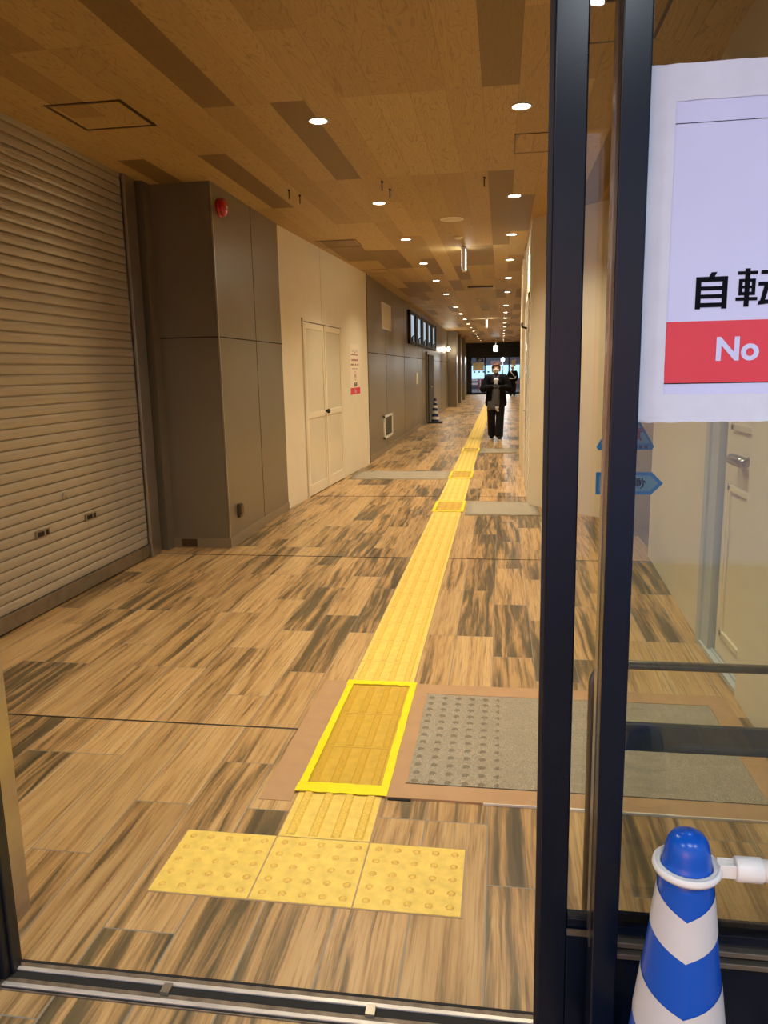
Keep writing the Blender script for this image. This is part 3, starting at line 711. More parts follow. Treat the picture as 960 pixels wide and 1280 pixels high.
for (x0, x1, y0, y1, z), lb in (((-.396, .985, 3.28, 3.385, .0078), 'brown tape strip along the far edge of near mat'), ((-.39, .955, 2.405, 2.50, .0078), 'brown tape strip along the near edge of near mat'),
        ((-.385, -.325, 2.41, 3.38, .0074), 'brown tape strip between yellow tape and near mat'), ((.90, .99, 2.41, 3.38, .0074), 'brown tape strip along the right edge of near mat'),
        ((-.83, -.712, 2.35, 3.40, .002), 'wide brown tape strip left of the taped yellow film')):
    b = NB(); tape(x0, x1, y0, y1, z, b); a = obj('floor_tape', b, M['btape']); tag(a, lb, 'tape', 'brown tape strips around the near mat')
b = NB(); box(b, -.33, .95, 2.498, 2.503, .006, .0085); box(b, -.38, -.30, 2.395, 2.404, 0, .004); a = obj('torn_tape_edge', b, M['gap']); tag(a, 'dark lifted tape edge at the near side of near mat', 'tape edge')
b = NB(); tape(-.05, .95, 2.400, 2.4055, .0084, b); a = obj('tape_edge_strip', b, M['white']); tag(a, 'thin white strip under brown tape at mat corner', 'strip')

# ------------------------------------------------------------------ entrance : left post, track, sliding leaf, fixed leaf
b = NB(); box(b, -1.45, -1.298, 1.575, 1.735, 0, H)
struct('trim_15', b, M['steel'])
struct('wall_front', box(box(NB(), -4, -1.44, 1.45, 1.72, 0, H+.3), 1.75, 3.2, 1.35, 1.6, 0, H+.3), M['conc'])
b = NB(); box(b, -1.44, -1.200, 1.485, 1.55, 0, 2.4); box(b, -1.44, -1.215, 1.45, 1.485, 0, 2.4); box(b, -1.2, -1.192, 1.505, 1.535, 0, 2.4)
a = obj('door_jamb', b, M['blackframe'], bevel=.002); tag(a, 'black metal door jamb at the left edge of the opening', 'door jamb')
b = NB(); box(b, -1.45, 1.75, 1.34, 1.56, 2.4, 2.62); box(b, -1.45, 1.75, 1.36, 1.5, 2.62, H+.3)
struct('wall_header', b, M['blackframe'])
tr = thing('threshold_track', 'stainless double sliding door track crossing the floor at threshold', 'door track', (0, 1.5, 0))
obj('base_plate', B(-1.22, 1.75, 1.458, 1.552, 0, .003), M['track'], tr)
obj('groove', B(-1.2, 1.75, 1.494, 1.517, .0025, .0034), M['gap'], tr)
for y0, nm in ((1.517, 'rail'), (1.466, 'rail')):
    b = NB(); box(b, -1.2, 1.75, y0, y0+.011, .003, .008); obj(nm, b, M['railsteel'], tr, bevel=.001)
obj('seal_strip', B(-1.2, 1.75, 1.5455, 1.5525, .003, .0042), M['gap'], tr)
obj('seal_strip', B(-1.2, 1.75, 1.4615, 1.4645, .003, .0042), M['gap'], tr)
for x in (-.80, -.30): obj('track_stop', B(x, x+.022, 1.49, 1.519, .003, .012), M['steel'], tr)

lf = thing('sliding_door_leaf', 'open glass sliding door leaf with black frame and leading stile', 'door leaf', (.6, 1.5, 0))
obj('stile', B(.0895, .147, 1.482, 1.520, .012, 2.38), M['blackmetal'], lf, bevel=.003)
obj('rubber_edge', B(.081, .0895, 1.492, 1.508, .012, 2.38), M['rubber'], lf)
obj('stile', B(1.10, 1.157, 1.482, 1.520, .012, 2.38), M['blackmetal'], lf, bevel=.003)
b = NB(); box(b, .147, 1.10, 1.480, 1.522, .015, .285); box(b, .147, 1.10, 1.486, 1.516, .285, .308)
obj('bottom_rail', b, M['blackmetal'], lf, bevel=.002)
obj('rail_cap', B(.147, 1.10, 1.4785, 1.4815, .272, .287), M['steel_dull'], lf)
obj('top_rail', B(.147, 1.10, 1.482, 1.520, 2.28, 2.38), M['blackmetal'], lf, bevel=.002)
obj('glass_pane', B(.147, 1.10, 1.497, 1.503, .30, 2.29), M['glass'], lf)
# stickers on the leaf
yS = 1.4962
s1 = thing('door_sticker', 'blue arrow shaped automatic door sticker on the sliding glass', 'sticker', (.24, yS, 1.245))
def vprism(poly, y0, y1):
    b = NB(); lo = [b.verts.new((x, y0, z)) for x, z in poly]; hi = [b.verts.new((x, y1, z)) for x, z in poly]
    b.faces.new(lo); b.faces.new(hi[::-1])
    for k in range(len(poly)): l = (k+1) % len(poly); b.faces.new((lo[k], lo[l], hi[l], hi[k]))
    return b
obj('arrow', vprism([(.181, 1.2235), (.284, 1.2235), (.305, 1.245), (.284, 1.2665), (.181, 1.2665)], yS-.0004, yS), M['stickblue'], s1)
obj('arrow_inset', vprism([(.187, 1.230), (.281, 1.230), (.296, 1.245), (.281, 1.260), (.187, 1.260)], yS-.0008, yS-.0004), M['sticklight'], s1)
obj('lettering', text_bm('自動', .021, .0002, .0004), M['ink'], s1, frame_xf((.252, yS-.0012, 1.2375), (1, 0, 0), (0, -1, 0)))
s2 = thing('door_sticker', 'pale blue triangular warning sticker above the arrow sticker', 'sticker', (.233, yS, 1.34))
obj('triangle', vprism([(.184, 1.309), (.282, 1.309), (.286, 1.315), (.240, 1.395), (.226, 1.395), (.180, 1.315)], yS-.0004, yS), M['stickblue'], s2)
obj('triangle_inset', vprism([(.187, 1.3215), (.278, 1.3215), (.236, 1.390), (.230, 1.390)], yS-.0008, yS-.0004), M['sticklight'], s2)
obj('lettering', text_bm('注意', .028, .0002, .0006), M['stickred'], s2, frame_xf((.236, yS-.0012, 1.328), (1, 0, 0), (0, -1, 0)))
b = NB()
for k in range(9): box(b, .192+k*.0095, .192+k*.0095+.006, yS-.0009, yS-.0004, 1.3115, 1.3175)
obj('small_print', b, M['bluedark'], s2)

fx = thing('fixed_door_leaf', 'fixed glass side panel with black frame on the right', 'glass panel', (.8, 1.4, 0))
obj('stile', B(.186, .233, 1.365, 1.452, .0, 2.4), M['blackmetal'], fx, bevel=.003)
obj('edge_strip', B(.1845, .187, 1.415, 1.453, .30, 2.4), M['alu'], fx)
obj('stile', B(1.69, 1.75, 1.38, 1.44, 0, 2.4), M['blackmetal'], fx, bevel=.003)
obj('kick_panel', B(.233, 1.69, 1.385, 1.435, 0, .315), M['blackmetal'], fx)
for z0, z1, y0, m in ((.315, .326, 1.372, 'steel_dull'), (.334, .345, 1.380, 'steel_dull'), (.352, .372, 1.392, 'blackmetal')):
    obj('sill_rail', B(.233, 1.69, y0, 1.440, z0, z1), M[m], fx, bevel=.001)
obj('sill_core', B(.233, 1.69, 1.395, 1.43, .315, .37), M['blackframe'], fx)
obj('glass_pane', B(.233, 1.69, 1.405, 1.412, .36, 2.4), M['glass2'], fx)

# guard rail behind the glass
gd = thing('guard_rail', 'brown metal guard rail frame standing behind the sliding glass', 'guard rail', (.6, 1.7, 0))
yg = 1.70; r = .0105; zt = .800
def rod(pts, rr=r): return tube(NB(), pts, rr, 14)
arc = [(.213, yg, 0), (.213, yg, zt-.05)]+[(.213+.05-.05*math.cos(a), yg, zt-.05+.05*math.sin(a)) for a in [PI/2*k/8 for k in range(1, 9)]]+[(.985, yg, zt)]
obj('rail_frame', rod(arc), M['steel_dull'], gd)
b = NB(); box(b, .213, .985, yg-.008, yg+.008, .594, .660); obj('mid_panel', b, M['midpanel'], gd, bevel=.002)
obj('foot_plate', lathe(NB(), [(0, .006), (.03, .006), (.032, 0)], .213, yg, 20), M['steel_dull'], gd)

# paper sign on fixed glass
yP = 1.4045
sg = thing('door_sign', 'large white paper sign taped on the fixed glass, black characters and red band', 'sign', (.5, yP, 1.65))
SX = frame_xf((0, 1.4045, 0), (1, 0, 0), (0, -1, 0))
x1 = .86
def quadsheet(b, xa, xb, za, zb, d, jag=.0, n=12):
    lo = []; hi = []
    for k in range(n+1):
        f = k/n; x = xa+(xb-xa)*f; lo.append(b.verts.new((x, za+random.uniform(-jag, jag), d))); hi.append(b.verts.new((x, zb+random.uniform(-jag, jag), d)))
    lo2 = [b.verts.new((v.co.x, v.co.y, d-.0006)) for v in lo]; hi2 = [b.verts.new((v.co.x, v.co.y, d-.0006)) for v in hi]
    for k in range(n):
        b.faces.new((lo[k], lo[k+1], hi[k+1], hi[k])); b.faces.new((lo2[k], lo2[k+1], lo[k+1], lo[k])); b.faces.new((hi2[k], hi2[k+1], hi[k+1], hi[k]))
    b.faces.new((lo[0], hi[0], hi2[0], lo2[0])); b.faces.new((lo[n], hi[n], hi2[n], lo2[n]))
b = NB(); quadsheet(b, .262, x1, 1.375, 1.925, .0016); obj('paper', b, M['paper'], sg, SX)
for z_, h_, nm in ((1.853, .0012, 'fold_line'), ):
    b = NB(); quadsheet(b, .279, x1, z_, z_+h_, .0021, .0002); obj(nm, b, M['ink'], sg, SX)
def tapebm(xa, xb, za, zb, d):
    b = NB(); nx = max(2, int((xb-xa)/.012)); nz = max(2, int((zb-za)/.012)); rnd = random.Random(int(xa*1000+za*777))
    g = [[b.verts.new((xa+(xb-xa)*i/nx+(rnd.uniform(-.0008, .0008) if i in (0, nx) else 0), za+(zb-za)*j/nz+(rnd.uniform(-.0008, .0008) if j in (0, nz) else 0), d+rnd.uniform(0, .0007))) for j in range(nz+1)] for i in range(nx+1)]
    for i in range(nx):
        for j in range(nz): b.faces.new((g[i][j], g[i+1][j], g[i+1][j+1], g[i][j+1])).smooth = True
    return b
obj('tape', tapebm(.2335, x1, 1.367, 1.415, .0026), M['wtape'], sg, SX)
obj('tape', tapebm(.2335, x1, 1.888, 1.944, .0026), M['wtape'], sg, SX)
obj('tape', tapebm(.234, .279, 1.375, 1.94, .0036), M['wtape'], sg, SX)
obj('tape', tapebm(.2335, .2505, 1.37, 1.93, .0046), M['wtape'], sg, SX)
b = NB(); quadsheet(b, .279, x1, 1.434, 1.538, .0022); obj('red_band', b, M['red'], sg, SX)
b = NB(); quadsheet(b, .279, x1, 1.433, 1.4345, .0026); obj('band_line', b, M['ink'], sg, SX)
tb = text_bm('No', .054, .0002, .0016, 'LEFT'); obj('lettering', tb, M['paper'], sg, SX @ Matrix.Translation((.3600, 1.4725, .003)))
# bold characters 自 転 drawn stroke by stroke, 100-unit cells
def strokes(name, rects, x0, z0, w, h, m):
    b = NB()
    for k, r_ in enumerate(rects):
        if len(r_) == 4 and not isinstance(r_[0], tuple): q = [(r_[0], r_[1]), (r_[2], r_[1]), (r_[2], r_[3]), (r_[0], r_[3])]
        else: q = r_
        prism(b, [(x0+px/100*w, z0+pz/100*h) for px, pz in q], .0018, .0024+k*.00006)
    return obj(name, b, m, sg, SX)
ji = [(5, 0, 20, 88), (80, 0, 95, 88), (5, 74, 95, 88), (5, 51, 95, 62), (5, 29, 95, 40), (5, 5, 95, 17), [(40, 86), (56, 86), (64, 100), (48, 100)]]
strokes('character', ji, .3215, 1.5575, .0565, .0600, M['ink'])
ten = [(2, 84, 50, 93), (6, 30, 46, 39), (6, 65, 46, 73), (6, 48, 46, 55), (6, 30, 15, 73), (37, 30, 46, 73), (0, 16, 52, 25), (20, 0, 32, 100),
       (58, 84, 96, 94), (53, 54, 100, 64), [(68, 56), (80, 56), (70, 14), (58, 10)], [(54, 4), (92, 8), (92, 19), (56, 15)], [(78, 34), (90, 38), (100, 2), (88, 0)]]
strokes('character', ten, .3890, 1.5595, .066, .0620, M['ink'])

# ------------------------------------------------------------------ cones
def make_cone(cx, cy, label, mats, H0=.70, front=-PI/2, zs=((.496, .566), (.312, .400), (.10, .18)), group=None, rise=.05, bh=.148):
    t = thing('traffic_cone', label, 'traffic cone', (cx, cy, 0), group)
    R = lambda z: .117-.1195*z
    base, body, stripe = mats
    b = NB(); box(b, cx-bh, cx+bh, cy-bh, cy+bh, 0, .028); box(b, cx-bh+.015, cx+bh-.015, cy-bh+.015, cy+bh-.015, .028, .038)
    obj('base', b, base, t, bevel=.012)
    pr = [(R(.03)+.012, .03), (R(.05), .052)]+[(R(.05+.56*k/20), .05+.56*k/20) for k in range(1, 21)]
    pr += [(R(.61), .635), (.0405, .638), (.0385, .655), (.037, .662), (.036, .670), (.0325, .684), (.026, .694), (.015, .6995), (.009, .70), (.009, .702), (0, .702)]
    obj('cone_body', lathe(NB(), pr, cx, cy, 48), body, t)
    for z0, z1 in zs:
        b = NB(); n = 72; rows = []
        for k in range(n+1):
            th = -PI+2*PI*k/n
            dz = rise*(abs(th)/(PI/2))**.85
            if abs(th) > PI*.72: dz = rise*((PI*.72)/(PI/2))**.85
            rows.append([((R(z)+.0012)*math.cos(th+front)+cx, (R(z)+.0012)*math.sin(th+front)+cy, z) for z in [z0+dz+(z1-z0)*q/4 for q in range(5)]])
        vs = [[b.verts.new(p) for p in r_] for r_ in rows]
        for k in range(n):
            for q in range(4): b.faces.new((vs[k][q], vs[k+1][q], vs[k+1][q+1], vs[k][q+1])).smooth = True
        obj('reflective_band', b, stripe, t)
    return t
cx, cy = .314, 1.215
make_cone(cx, cy, 'blue traffic cone with white chevron bands outside the glass', (M['rubber'], M['blue'], M['reflect']), front=math.atan2(-cy, -cx)+.12, rise=.036)
zr = .638
br = thing('cone_bar', 'white plastic cone bar ringed over the blue cone top', 'barrier bar', (cx, cy, zr))
b = NB(); lathe(b, [(.0425, zr-.006), (.0535, zr-.007), (.0555, zr-.002), (.054, zr+.005), (.0500, zr+.0065), (.0485, zr+.003), (.0455, zr+.003), (.0425, zr+.005), (.0415, zr), (.0425, zr-.006)], cx, cy, 48)
obj('ring', b, M['white'], br)
b = NB(); box(b, cx+.050, cx+.080, cy-.010, cy+.010, zr-.003, zr+.003)
for s in (-1, 1): box(b, cx+.050, cx+.080, cy+s*.010-.0015, cy+s*.010+.0015, zr-.012, zr+.012)
obj('neck', b, M['white'], br, bevel=.001)
obj('socket', tube(NB(), [(cx+.076, cy, zr), (cx+.079, cy, zr), (cx+.118, cy, zr), (cx+.119, cy, zr)], [.0185, .0205, .0205, .019], 28), M['white'], br)
obj('bar_pole', tube(NB(), [(cx+.118, cy, zr), (1.9, cy, zr)], .0180, 24), M['white'], br)
t = make_cone(-1.83, 21.6, 'dark blue and white striped cone beside the dark far door', (M['rubber'], M['bluedark'], M['reflect']), front=.6, zs=((.09, .17), (.25, .33), (.41, .48), (.55, .60)), rise=.012, bh=.20)

# ------------------------------------------------------------------ people
def remesh(b, vox, smooth=2):
    me = bpy.data.meshes.new('tmp'); bmesh.ops.recalc_face_normals(b, faces=b.faces); b.to_mesh(me); b.free()
    o = bpy.data.objects.new('tmp', me); C.objects.link(o)
    k = o.modifiers.new('r', 'REMESH'); k.mode = 'VOXEL'; k.voxel_size = vox; k.use_smooth_shade = True
    if smooth: s = o.modifiers.new('s', 'SMOOTH'); s.factor = .5; s.iterations = smooth
    dg = bpy.context.evaluated_depsgraph_get(); m2 = bpy.data.meshes.new_from_object(o.evaluated_get(dg))
    bpy.data.objects.remove(o); bpy.data.meshes.remove(me)
    r_ = NB(); r_.from_mesh(m2); bpy.data.meshes.remove(m2)
    for f in r_.faces: f.smooth = True
    return r_
def cap(b, p0, r0, p1, r1, n=14):
    p0 = Vector(p0); p1 = Vector(p1); d = (p1-p0); L = d.length; d.normalize()
    pts = []; rs = []
    for k in range(4, -1, -1): a_ = PI/2*k/5; pts.append(p0-d*r0*math.sin(a_)); rs.append(r0*math.cos(a_))
    for k in range(0, 5): a_ = PI/2*k/5; pts.append(p1+d*r1*math.sin(a_)); rs.append(r1*math.cos(a_))
    tube(b, pts, rs, n)
def hand(b, w, dirv, side, curl, e=0):
    """palm plus five fingers; w wrist, dirv pointing direction, side = thumb direction"""
    d = Vector(dirv).normalized(); s = Vector(side).normalized(); w = Vector(w); nrm = d.cross(s)
    cap(b, w, .024+e, w+d*.055, .026+e)
    cap(b, w+s*.012, .018+e, w+d*.06+s*.022, .016+e); cap(b, w-s*.012, .018+e, w+d*.06-s*.022, .016+e)
    for k, (o_, L) in enumerate(((.027, .060), (.009, .070), (-.009, .065), (-.027, .050))):
        a0 = w+d*.068+s*o_; a1 = a0+(d+nrm*curl*.5).normalized()*L*.55; a2 = a1+(d+nrm*curl*1.5).normalized()*L*.45
        cap(b, a0-d*.02, .0095+e, a1, .009+e, 8); cap(b, a1, .009+e, a2, .0075+e, 8)
    t0 = w+d*.02+s*.026; t1 = t0+(d*.6+s*.7).normalized()*.032; t2 = t1+(d*.9+s*.25).normalized()*.028
    cap(b, t0, .012+e, t1, .011+e, 8); cap(b, t1, .011+e, t2, .009+e, 8)
def head_parts(b, hz, hy=0):
    ball(b, (0, hy+.008, hz+.02), (.074, .088, .090), 24); ball(b, (0, hy-.018, hz-.045), (.055, .062, .062), 20)
    cap(b, (0, hy+.012, hz-.17), .052, (0, hy+.004, hz-.06), .048)
    cap(b, (0, hy-.083, hz+.006), .008, (0, hy-.096, hz-.022), .013, 8)           # nose
    ball(b, (0, hy-.078, hz-.052), (.024, .008, .009), 10)                          # lips
    for s in (-1, 1):
        ball(b, (s*.078, hy+.012, hz-.008), (.010, .020, .031), 12)                 # ears
        ball(b, (s*.030, hy-.074, hz+.018), (.020, .010, .007), 10)                 # brow
        ball(b, (s*.034, hy-.066, hz-.022), (.018, .014, .014), 10)                 # cheeks

def person_walking(px, py):
    t = thing('person', 'person in white face mask and black jacket walking towards the camera', 'person', (px, py, 0))
    T_ = Matrix.Translation((px, py, 0)); hz = 1.475
    # joints
    hip = {-1: (-.085, .01, .83), 1: (.085, -.01, .83)}
    knee = {-1: (-.095, .03, .45), 1: (.085, -.10, .46)}
    ank = {-1: (-.085, .12, .085), 1: (.07, -.10, .07)}
    sh_ = {-1: (-.165, 0, 1.275), 1: (.165, 0, 1.275)}
    elb = {-1: (-.265, -.03, 1.06), 1: (.265, -.03, 1.06)}
    wr = {-1: (-.065, -.225, 1.10), 1: (.075, -.215, 1.085)}
    b = NB(); head_parts(b, hz)
    cap(b, (0, .02, 1.27), .085, (0, .015, 1.10), .105); cap(b, (-.06, .01, 1.22), .085, (.06, .01, 1.22), .085); cap(b, (0, .01, 1.06), .10, (0, .01, .88), .115)
    for s in (-1, 1):
        cap(b, (s*.03, .01, 1.29), .05, sh_[s], .052); cap(b, sh_[s], .046, elb[s], .036); cap(b, elb[s], .036, wr[s], .025)
        cap(b, hip[s], .085, knee[s], .055); cap(b, knee[s], .055, ank[s], .036)
        f = Vector(ank[s]); cap(b, f+Vector((0, .02, -.035)), .032, f+Vector((s*.015, -.13, -.045)), .026)
    hand(b, wr[-1], (.85, -.12, -.05), (0, -.15, 1), -.6); hand(b, wr[1], (-.85, -.05, .05), (0, -.15, 1), .6)
    body = obj('body', remesh(b, .0065, 1), M['skin'], t, T_)
    for s_, d_, c_ in ((-1, (.85, -.12, -.05), -.6), (1, (-.85, -.05, .05), .6)):
        b = NB(); hand(b, wr[s_], d_, (0, -.15, 1), c_, .0035); cap(b, Vector(wr[s_])-Vector(d_)*.03, .034, wr[s_], .031); obj('glove', remesh(b, .005, 1), M['glove'], t, T_)
    # jacket
    b = NB()
    cap(b, (-.10, .01, 1.245), .098, (.10, .01, 1.245), .098); cap(b, (0, .02, 1.22), .135, (0, .02, 1.0), .15)
    for s in (-1, 1):
        cap(b, (s*.055, .02, 1.20), .12, (s*.085, .015, .86), .135); cap(b, (s*.085, .0, .90), .13, (s*.115, -.005, .77), .115)
        cap(b, (s*.09, .01, 1.275), .085, sh_[s], .088); cap(b, sh_[s], .088, elb[s], .078); cap(b, elb[s], .076, Vector(wr[s])+Vector((s*.02, .01, 0)), .052)
        cap(b, (s*.06, -.01, 1.335), .03, (s*.085, -.10, 1.18), .022)
    rb = remesh(b, .010, 2); bmesh.ops.bisect_plane(rb, geom=rb.verts[:]+rb.edges[:]+rb.faces[:], plane_co=(0, 0, .70), plane_no=(0, 0, -1), clear_outer=True)
    obj('jacket', rb, M['jacket'], t, T_)
    b = NB(); cap(b, (-.012, -.105, 1.24), .042, (0, -.112, 1.14), .036); cap(b, (.012, -.105, 1.24), .042, (0, -.112, 1.14), .036); obj('white_shirt', remesh(b, .008, 1), M['shirt'], t, T_)
    b = NB(); cap(b, (-.045, -.035, 1.325), .036, (.045, -.035, 1.325), .036); cap(b, (-.05, -.04, 1.32), .028, (0, -.10, 1.25), .026); cap(b, (.05, -.04, 1.32), .028, (0, -.10, 1.25), .026); cap(b, (-.05, .04, 1.34), .034, (.05, .04, 1.34), .034)
    obj('scarf', remesh(b, .008, 1), M['scarf'], t, T_)
    b = NB(); cap(b, (-.03, -.115, 1.04), .045, (-.05, -.12, .68), .06); cap(b, (.03, -.115, 1.04), .045, (.02, -.12, .70), .055); cap(b, (-.12, -.07, .78), .06, (-.13, -.06, .66), .055)
    rb = remesh(b, .009, 1); bmesh.ops.bisect_plane(rb, geom=rb.verts[:]+rb.edges[:]+rb.faces[:], plane_co=(0, 0, .63), plane_no=(.1, 0, -1), clear_outer=True); obj('grey_apron', rb, M['apron'], t, T_)
    b = NB(); cap(b, (.01, -.19, .67), .028, (.045, -.185, .61), .022); cap(b, (.05, -.185, .68), .016, (.02, -.19, .63), .02); obj('hanging_white_cloth', remesh(b, .006, 1), M['shirt'], t, T_)
    b = NB(); cap(b, (-.07, .01, .84), .125, (.07, .01, .84), .125)
    for s in (-1, 1):
        cap(b, hip[s], .115, knee[s], .085); k2 = Vector(ank[s])+Vector((0, 0, .03)); cap(b, knee[s], .086, k2, .085)
    rb = remesh(b, .010, 2); bmesh.ops.bisect_plane(rb, geom=rb.verts[:]+rb.edges[:]+rb.faces[:], plane_co=(0, 0, .055), plane_no=(0, 0, -1), clear_outer=True); obj('trousers', rb, M['trousers'], t, T_)
    for s in (-1, 1):
        f = Vector(ank[s]); b = NB(); zf = .045 if s > 0 else .045
        cap(b, (f.x, f.y+.03, zf), .042, (f.x+s*.012, f.y-.14, zf-.005), .038); cap(b, (f.x, f.y+.03, .075), .045, (f.x, f.y-.03, .07), .04)
        rb = remesh(b, .007, 1); bmesh.ops.bisect_plane(rb, geom=rb.verts[:]+rb.edges[:]+rb.faces[:], plane_co=(0, 0, .018), plane_no=(0, 0, -1), clear_outer=True)
        sh2 = obj('shoe', rb, M['jacket'], t, T_)
        b = NB(); n = 20; poly = []
        for k in range(n):
            a_ = 2*PI*k/n; poly.append((f.x+s*.006+.047*math.cos(a_)*(1 if math.sin(a_) < 0 else .9), f.y-.055+.135*math.sin(a_)))
        prism(b, poly, .0, .024); obj('sole', b, M['shirt'], sh2, T_)
    b = NB(); ball(b, (0, .018, hz+.038), (.088, .098, .086), 24); ball(b, (0, .055, hz-.01), (.080, .062, .085), 20)
    for s in (-1, 1): cap(b, (s*.078, .015, hz+.03), .020, (s*.076, .02, hz-.055), .014)
    cap(b, (-.05, -.062, hz+.068), .022, (.05, -.062, hz+.068), .022); cap(b, (-.06, -.05, hz+.05), .016, (-.055, -.055, hz+.02), .009)
    cap(b, (.06, -.05, hz+.05), .016, (.055, -.055, hz+.02), .009)
    obj('hair', remesh(b, .007, 1), M['hair'], t, T_)
    b = NB(); ball(b, (0, -.036, hz-.042), (.068, .062, .056), 24); ball(b, (0, -.088, hz-.024), (.026, .020, .030), 12); mk = obj('face_mask', remesh(b, .006, 2), M['mask'], t, T_)
    b = NB()
    for s in (-1, 1): tube(b, [(s*.055, -.045, hz-.02), (s*.074, -.01, hz-.005), (s*.082, .015, hz+.005)], .0025, 6)
    obj('ear_loop', b, M['mask'], mk, T_)
    b = NB()
    for s in (-1, 1): ball(b, (s*.030, -.0745, hz+.006), (.0125, .006, .0065), 12)
    obj('eyes', b, M['eye'], t, T_)
    return t
pw = person_walking(-.105, 16.35)
def guard(px, py):
    t = thing('person', 'guard in white helmet and dark uniform with reflective sash by far doors', 'person', (px, py, 0))
    T_ = Matrix.Translation((px, py, 0)); hz = 1.50
    b = NB(); head_parts(b, hz)
    cap(b, (-.09, 0, 1.26), .09, (.09, 0, 1.26), .09); cap(b, (0, 0, 1.2), .125, (0, 0, .92), .12)
    for s in (-1, 1):
        cap(b, (s*.2, 0, 1.28), .05, (s*.25, .01, 1.02), .04); cap(b, (s*.25, .01, 1.02), .038, (s*.21, -.08, .80), .027); hand(b, (s*.21, -.08, .80), (-s*.1, -.2, -1), (-s*1, -.2, 0), .5)
        cap(b, (s*.08, 0, .86), .09, (s*.09, 0, .46), .06); cap(b, (s*.09, 0, .46), .055, (s*.09, .02, .09), .04); cap(b, (s*.09, .03, .04), .035, (s*.1, -.13, .03), .028)
    obj('body', remesh(b, .008, 1), M['skin'], t, T_)
    b = NB(); cap(b, (-.10, .0, 1.25), .11, (.10, .0, 1.25), .11); cap(b, (0, 0, 1.2), .155, (0, 0, .9), .15); cap(b, (-.06, 0, .9), .13, (.06, 0, .9), .13)
    for s in (-1, 1): cap(b, (s*.17, 0, 1.29), .078, (s*.255, .01, 1.02), .066); cap(b, (s*.255, .01, 1.02), .064, (s*.212, -.075, .83), .05)
    obj('uniform_jacket', remesh(b, .012, 2), M['navy'], t, T_)
    b = NB()
    for s in (-1, 1): cap(b, (s*.075, 0, .86), .12, (s*.09, 0, .46), .095); cap(b, (s*.09, 0, .46), .094, (s*.09, .015, .12), .085)
    obj('trousers', remesh(b, .012, 2), M['navy'], t, T_)
    for s in (-1, 1):
        b = NB(); cap(b, (s*.09, .03, .05), .048, (s*.10, -.13, .045), .042); rb = remesh(b, .009, 1)
        bmesh.ops.bisect_plane(rb, geom=rb.verts[:]+rb.edges[:]+rb.faces[:], plane_co=(0, 0, .003), plane_no=(0, 0, -1), clear_outer=True); obj('shoe', rb, M['rubber'], t, T_)
    b = NB(); ball(b, (0, .005, hz+.045), (.115, .13, .10), 24); cap(b, (-.06, -.10, hz+.03), .018, (.06, -.10, hz+.03), .018); rb = remesh(b, .008, 1)
    bmesh.ops.bisect_plane(rb, geom=rb.verts[:]+rb.edges[:]+rb.faces[:], plane_co=(0, 0, hz+.022), plane_no=(0, 0, -1), clear_outer=True); obj('helmet', rb, M['white'], t, T_)
    b = NB(); pts = [(-.13, -.12, 1.36), (-.06, -.152, 1.25), (.04, -.168, 1.12), (.13, -.14, .98)]; tube(b, pts, .018, 8)
    tube(b, [(.162*math.cos(a_), .165*math.sin(a_), .95+.0*a_) for a_ in [2*PI*k/24 for k in range(25)]], .022, 8, cap=False); obj('reflective_sash', b, M['reflect'], t, T_)
    b = NB()
    for s in (-1, 1): ball(b, (s*.03, -.0745, hz+.006), (.012, .006, .006), 10)
    obj('eyes', b, M['eye'], t, T_)
guard(.60, 42.0)

# ------------------------------------------------------------------ far entrance and street
Y = 46.1
fd = thing('far_entrance_door', 'black framed glass entrance doors closing the far end', 'doors', (0, Y, 0))
b = NB(); box(b, -2.0, 1.15, Y, Y+.15, 2.12, H); box(b, -2.0, -1.72, Y, Y+.12, 0, 2.12); box(b, -2.0, 1.15, Y, Y+.10, 0, .10)
for x in (-.95, .45, 1.10): box(b, x-.04, x+.04, Y, Y+.1, 0, 2.12)
obj('door_frame', b, M['blackframe'], fd)
obj('glass_pane', B(-1.72, 1.1, Y+.04, Y+.05, .1, 2.12), M['glass'], fd)
obj('ceiling_drop', B(-2.0, 1.15, Y-.6, Y, 2.80, H), M['blackframe'], fd)
b = thing('door_notice', 'plain cream notice sheet on the far left glass door', 'notice', (-1.33, Y, 1.65))
obj('paper', B(-1.66, -1.01, Y-.012, Y-.002, 1.38, 1.86), M['beige'], b)
b = thing('door_notice', 'small dark and white striped sheet on far glass above cream notice', 'notice', (-1.2, Y, 2.0))
obj('paper', B(-1.45, -1.05, Y-.012, Y-.002, 1.90, 2.11), M['facade'], b)
q = NB()
for k in range(2):
    q.faces.new([q.verts.new((x, Y-.014, z)) for x, z in ((-1.42+.12*k, 1.91), (-1.36+.12*k, 1.91), (-1.18+.12*k, 2.10), (-1.24+.12*k, 2.10))])
obj('stripes', q, M['paper'], b)
b = thing('door_notice', 'small pale yellow notice on far glass behind the guard', 'notice', (.68, Y, 1.8))
obj('paper', B(.58, .83, Y-.012, Y-.002, 1.62, 1.98), M['beige'], b)
struct('ground', B(-14, 14, 46.1, 70, -.12, -.02), M['asphalt'])
sf = thing('street_building', 'dark street building with pale blue lit band beyond the far doors', 'building', (0, 60, 0))
obj('facade', B(-12, 12, 60, 62, 0, 7), M['facade'], sf)
obj('lit_band', B(-5, 3.0, 59.8, 60, .75, 1.75), M['shoplit'], sf)
b = NB()
for k in range(5): box(b, -2.1+k*.35, -1.95+k*.35, 59.77, 59.8, 1.2, 1.32)
obj('band_lettering', b, M['facade'], sf)
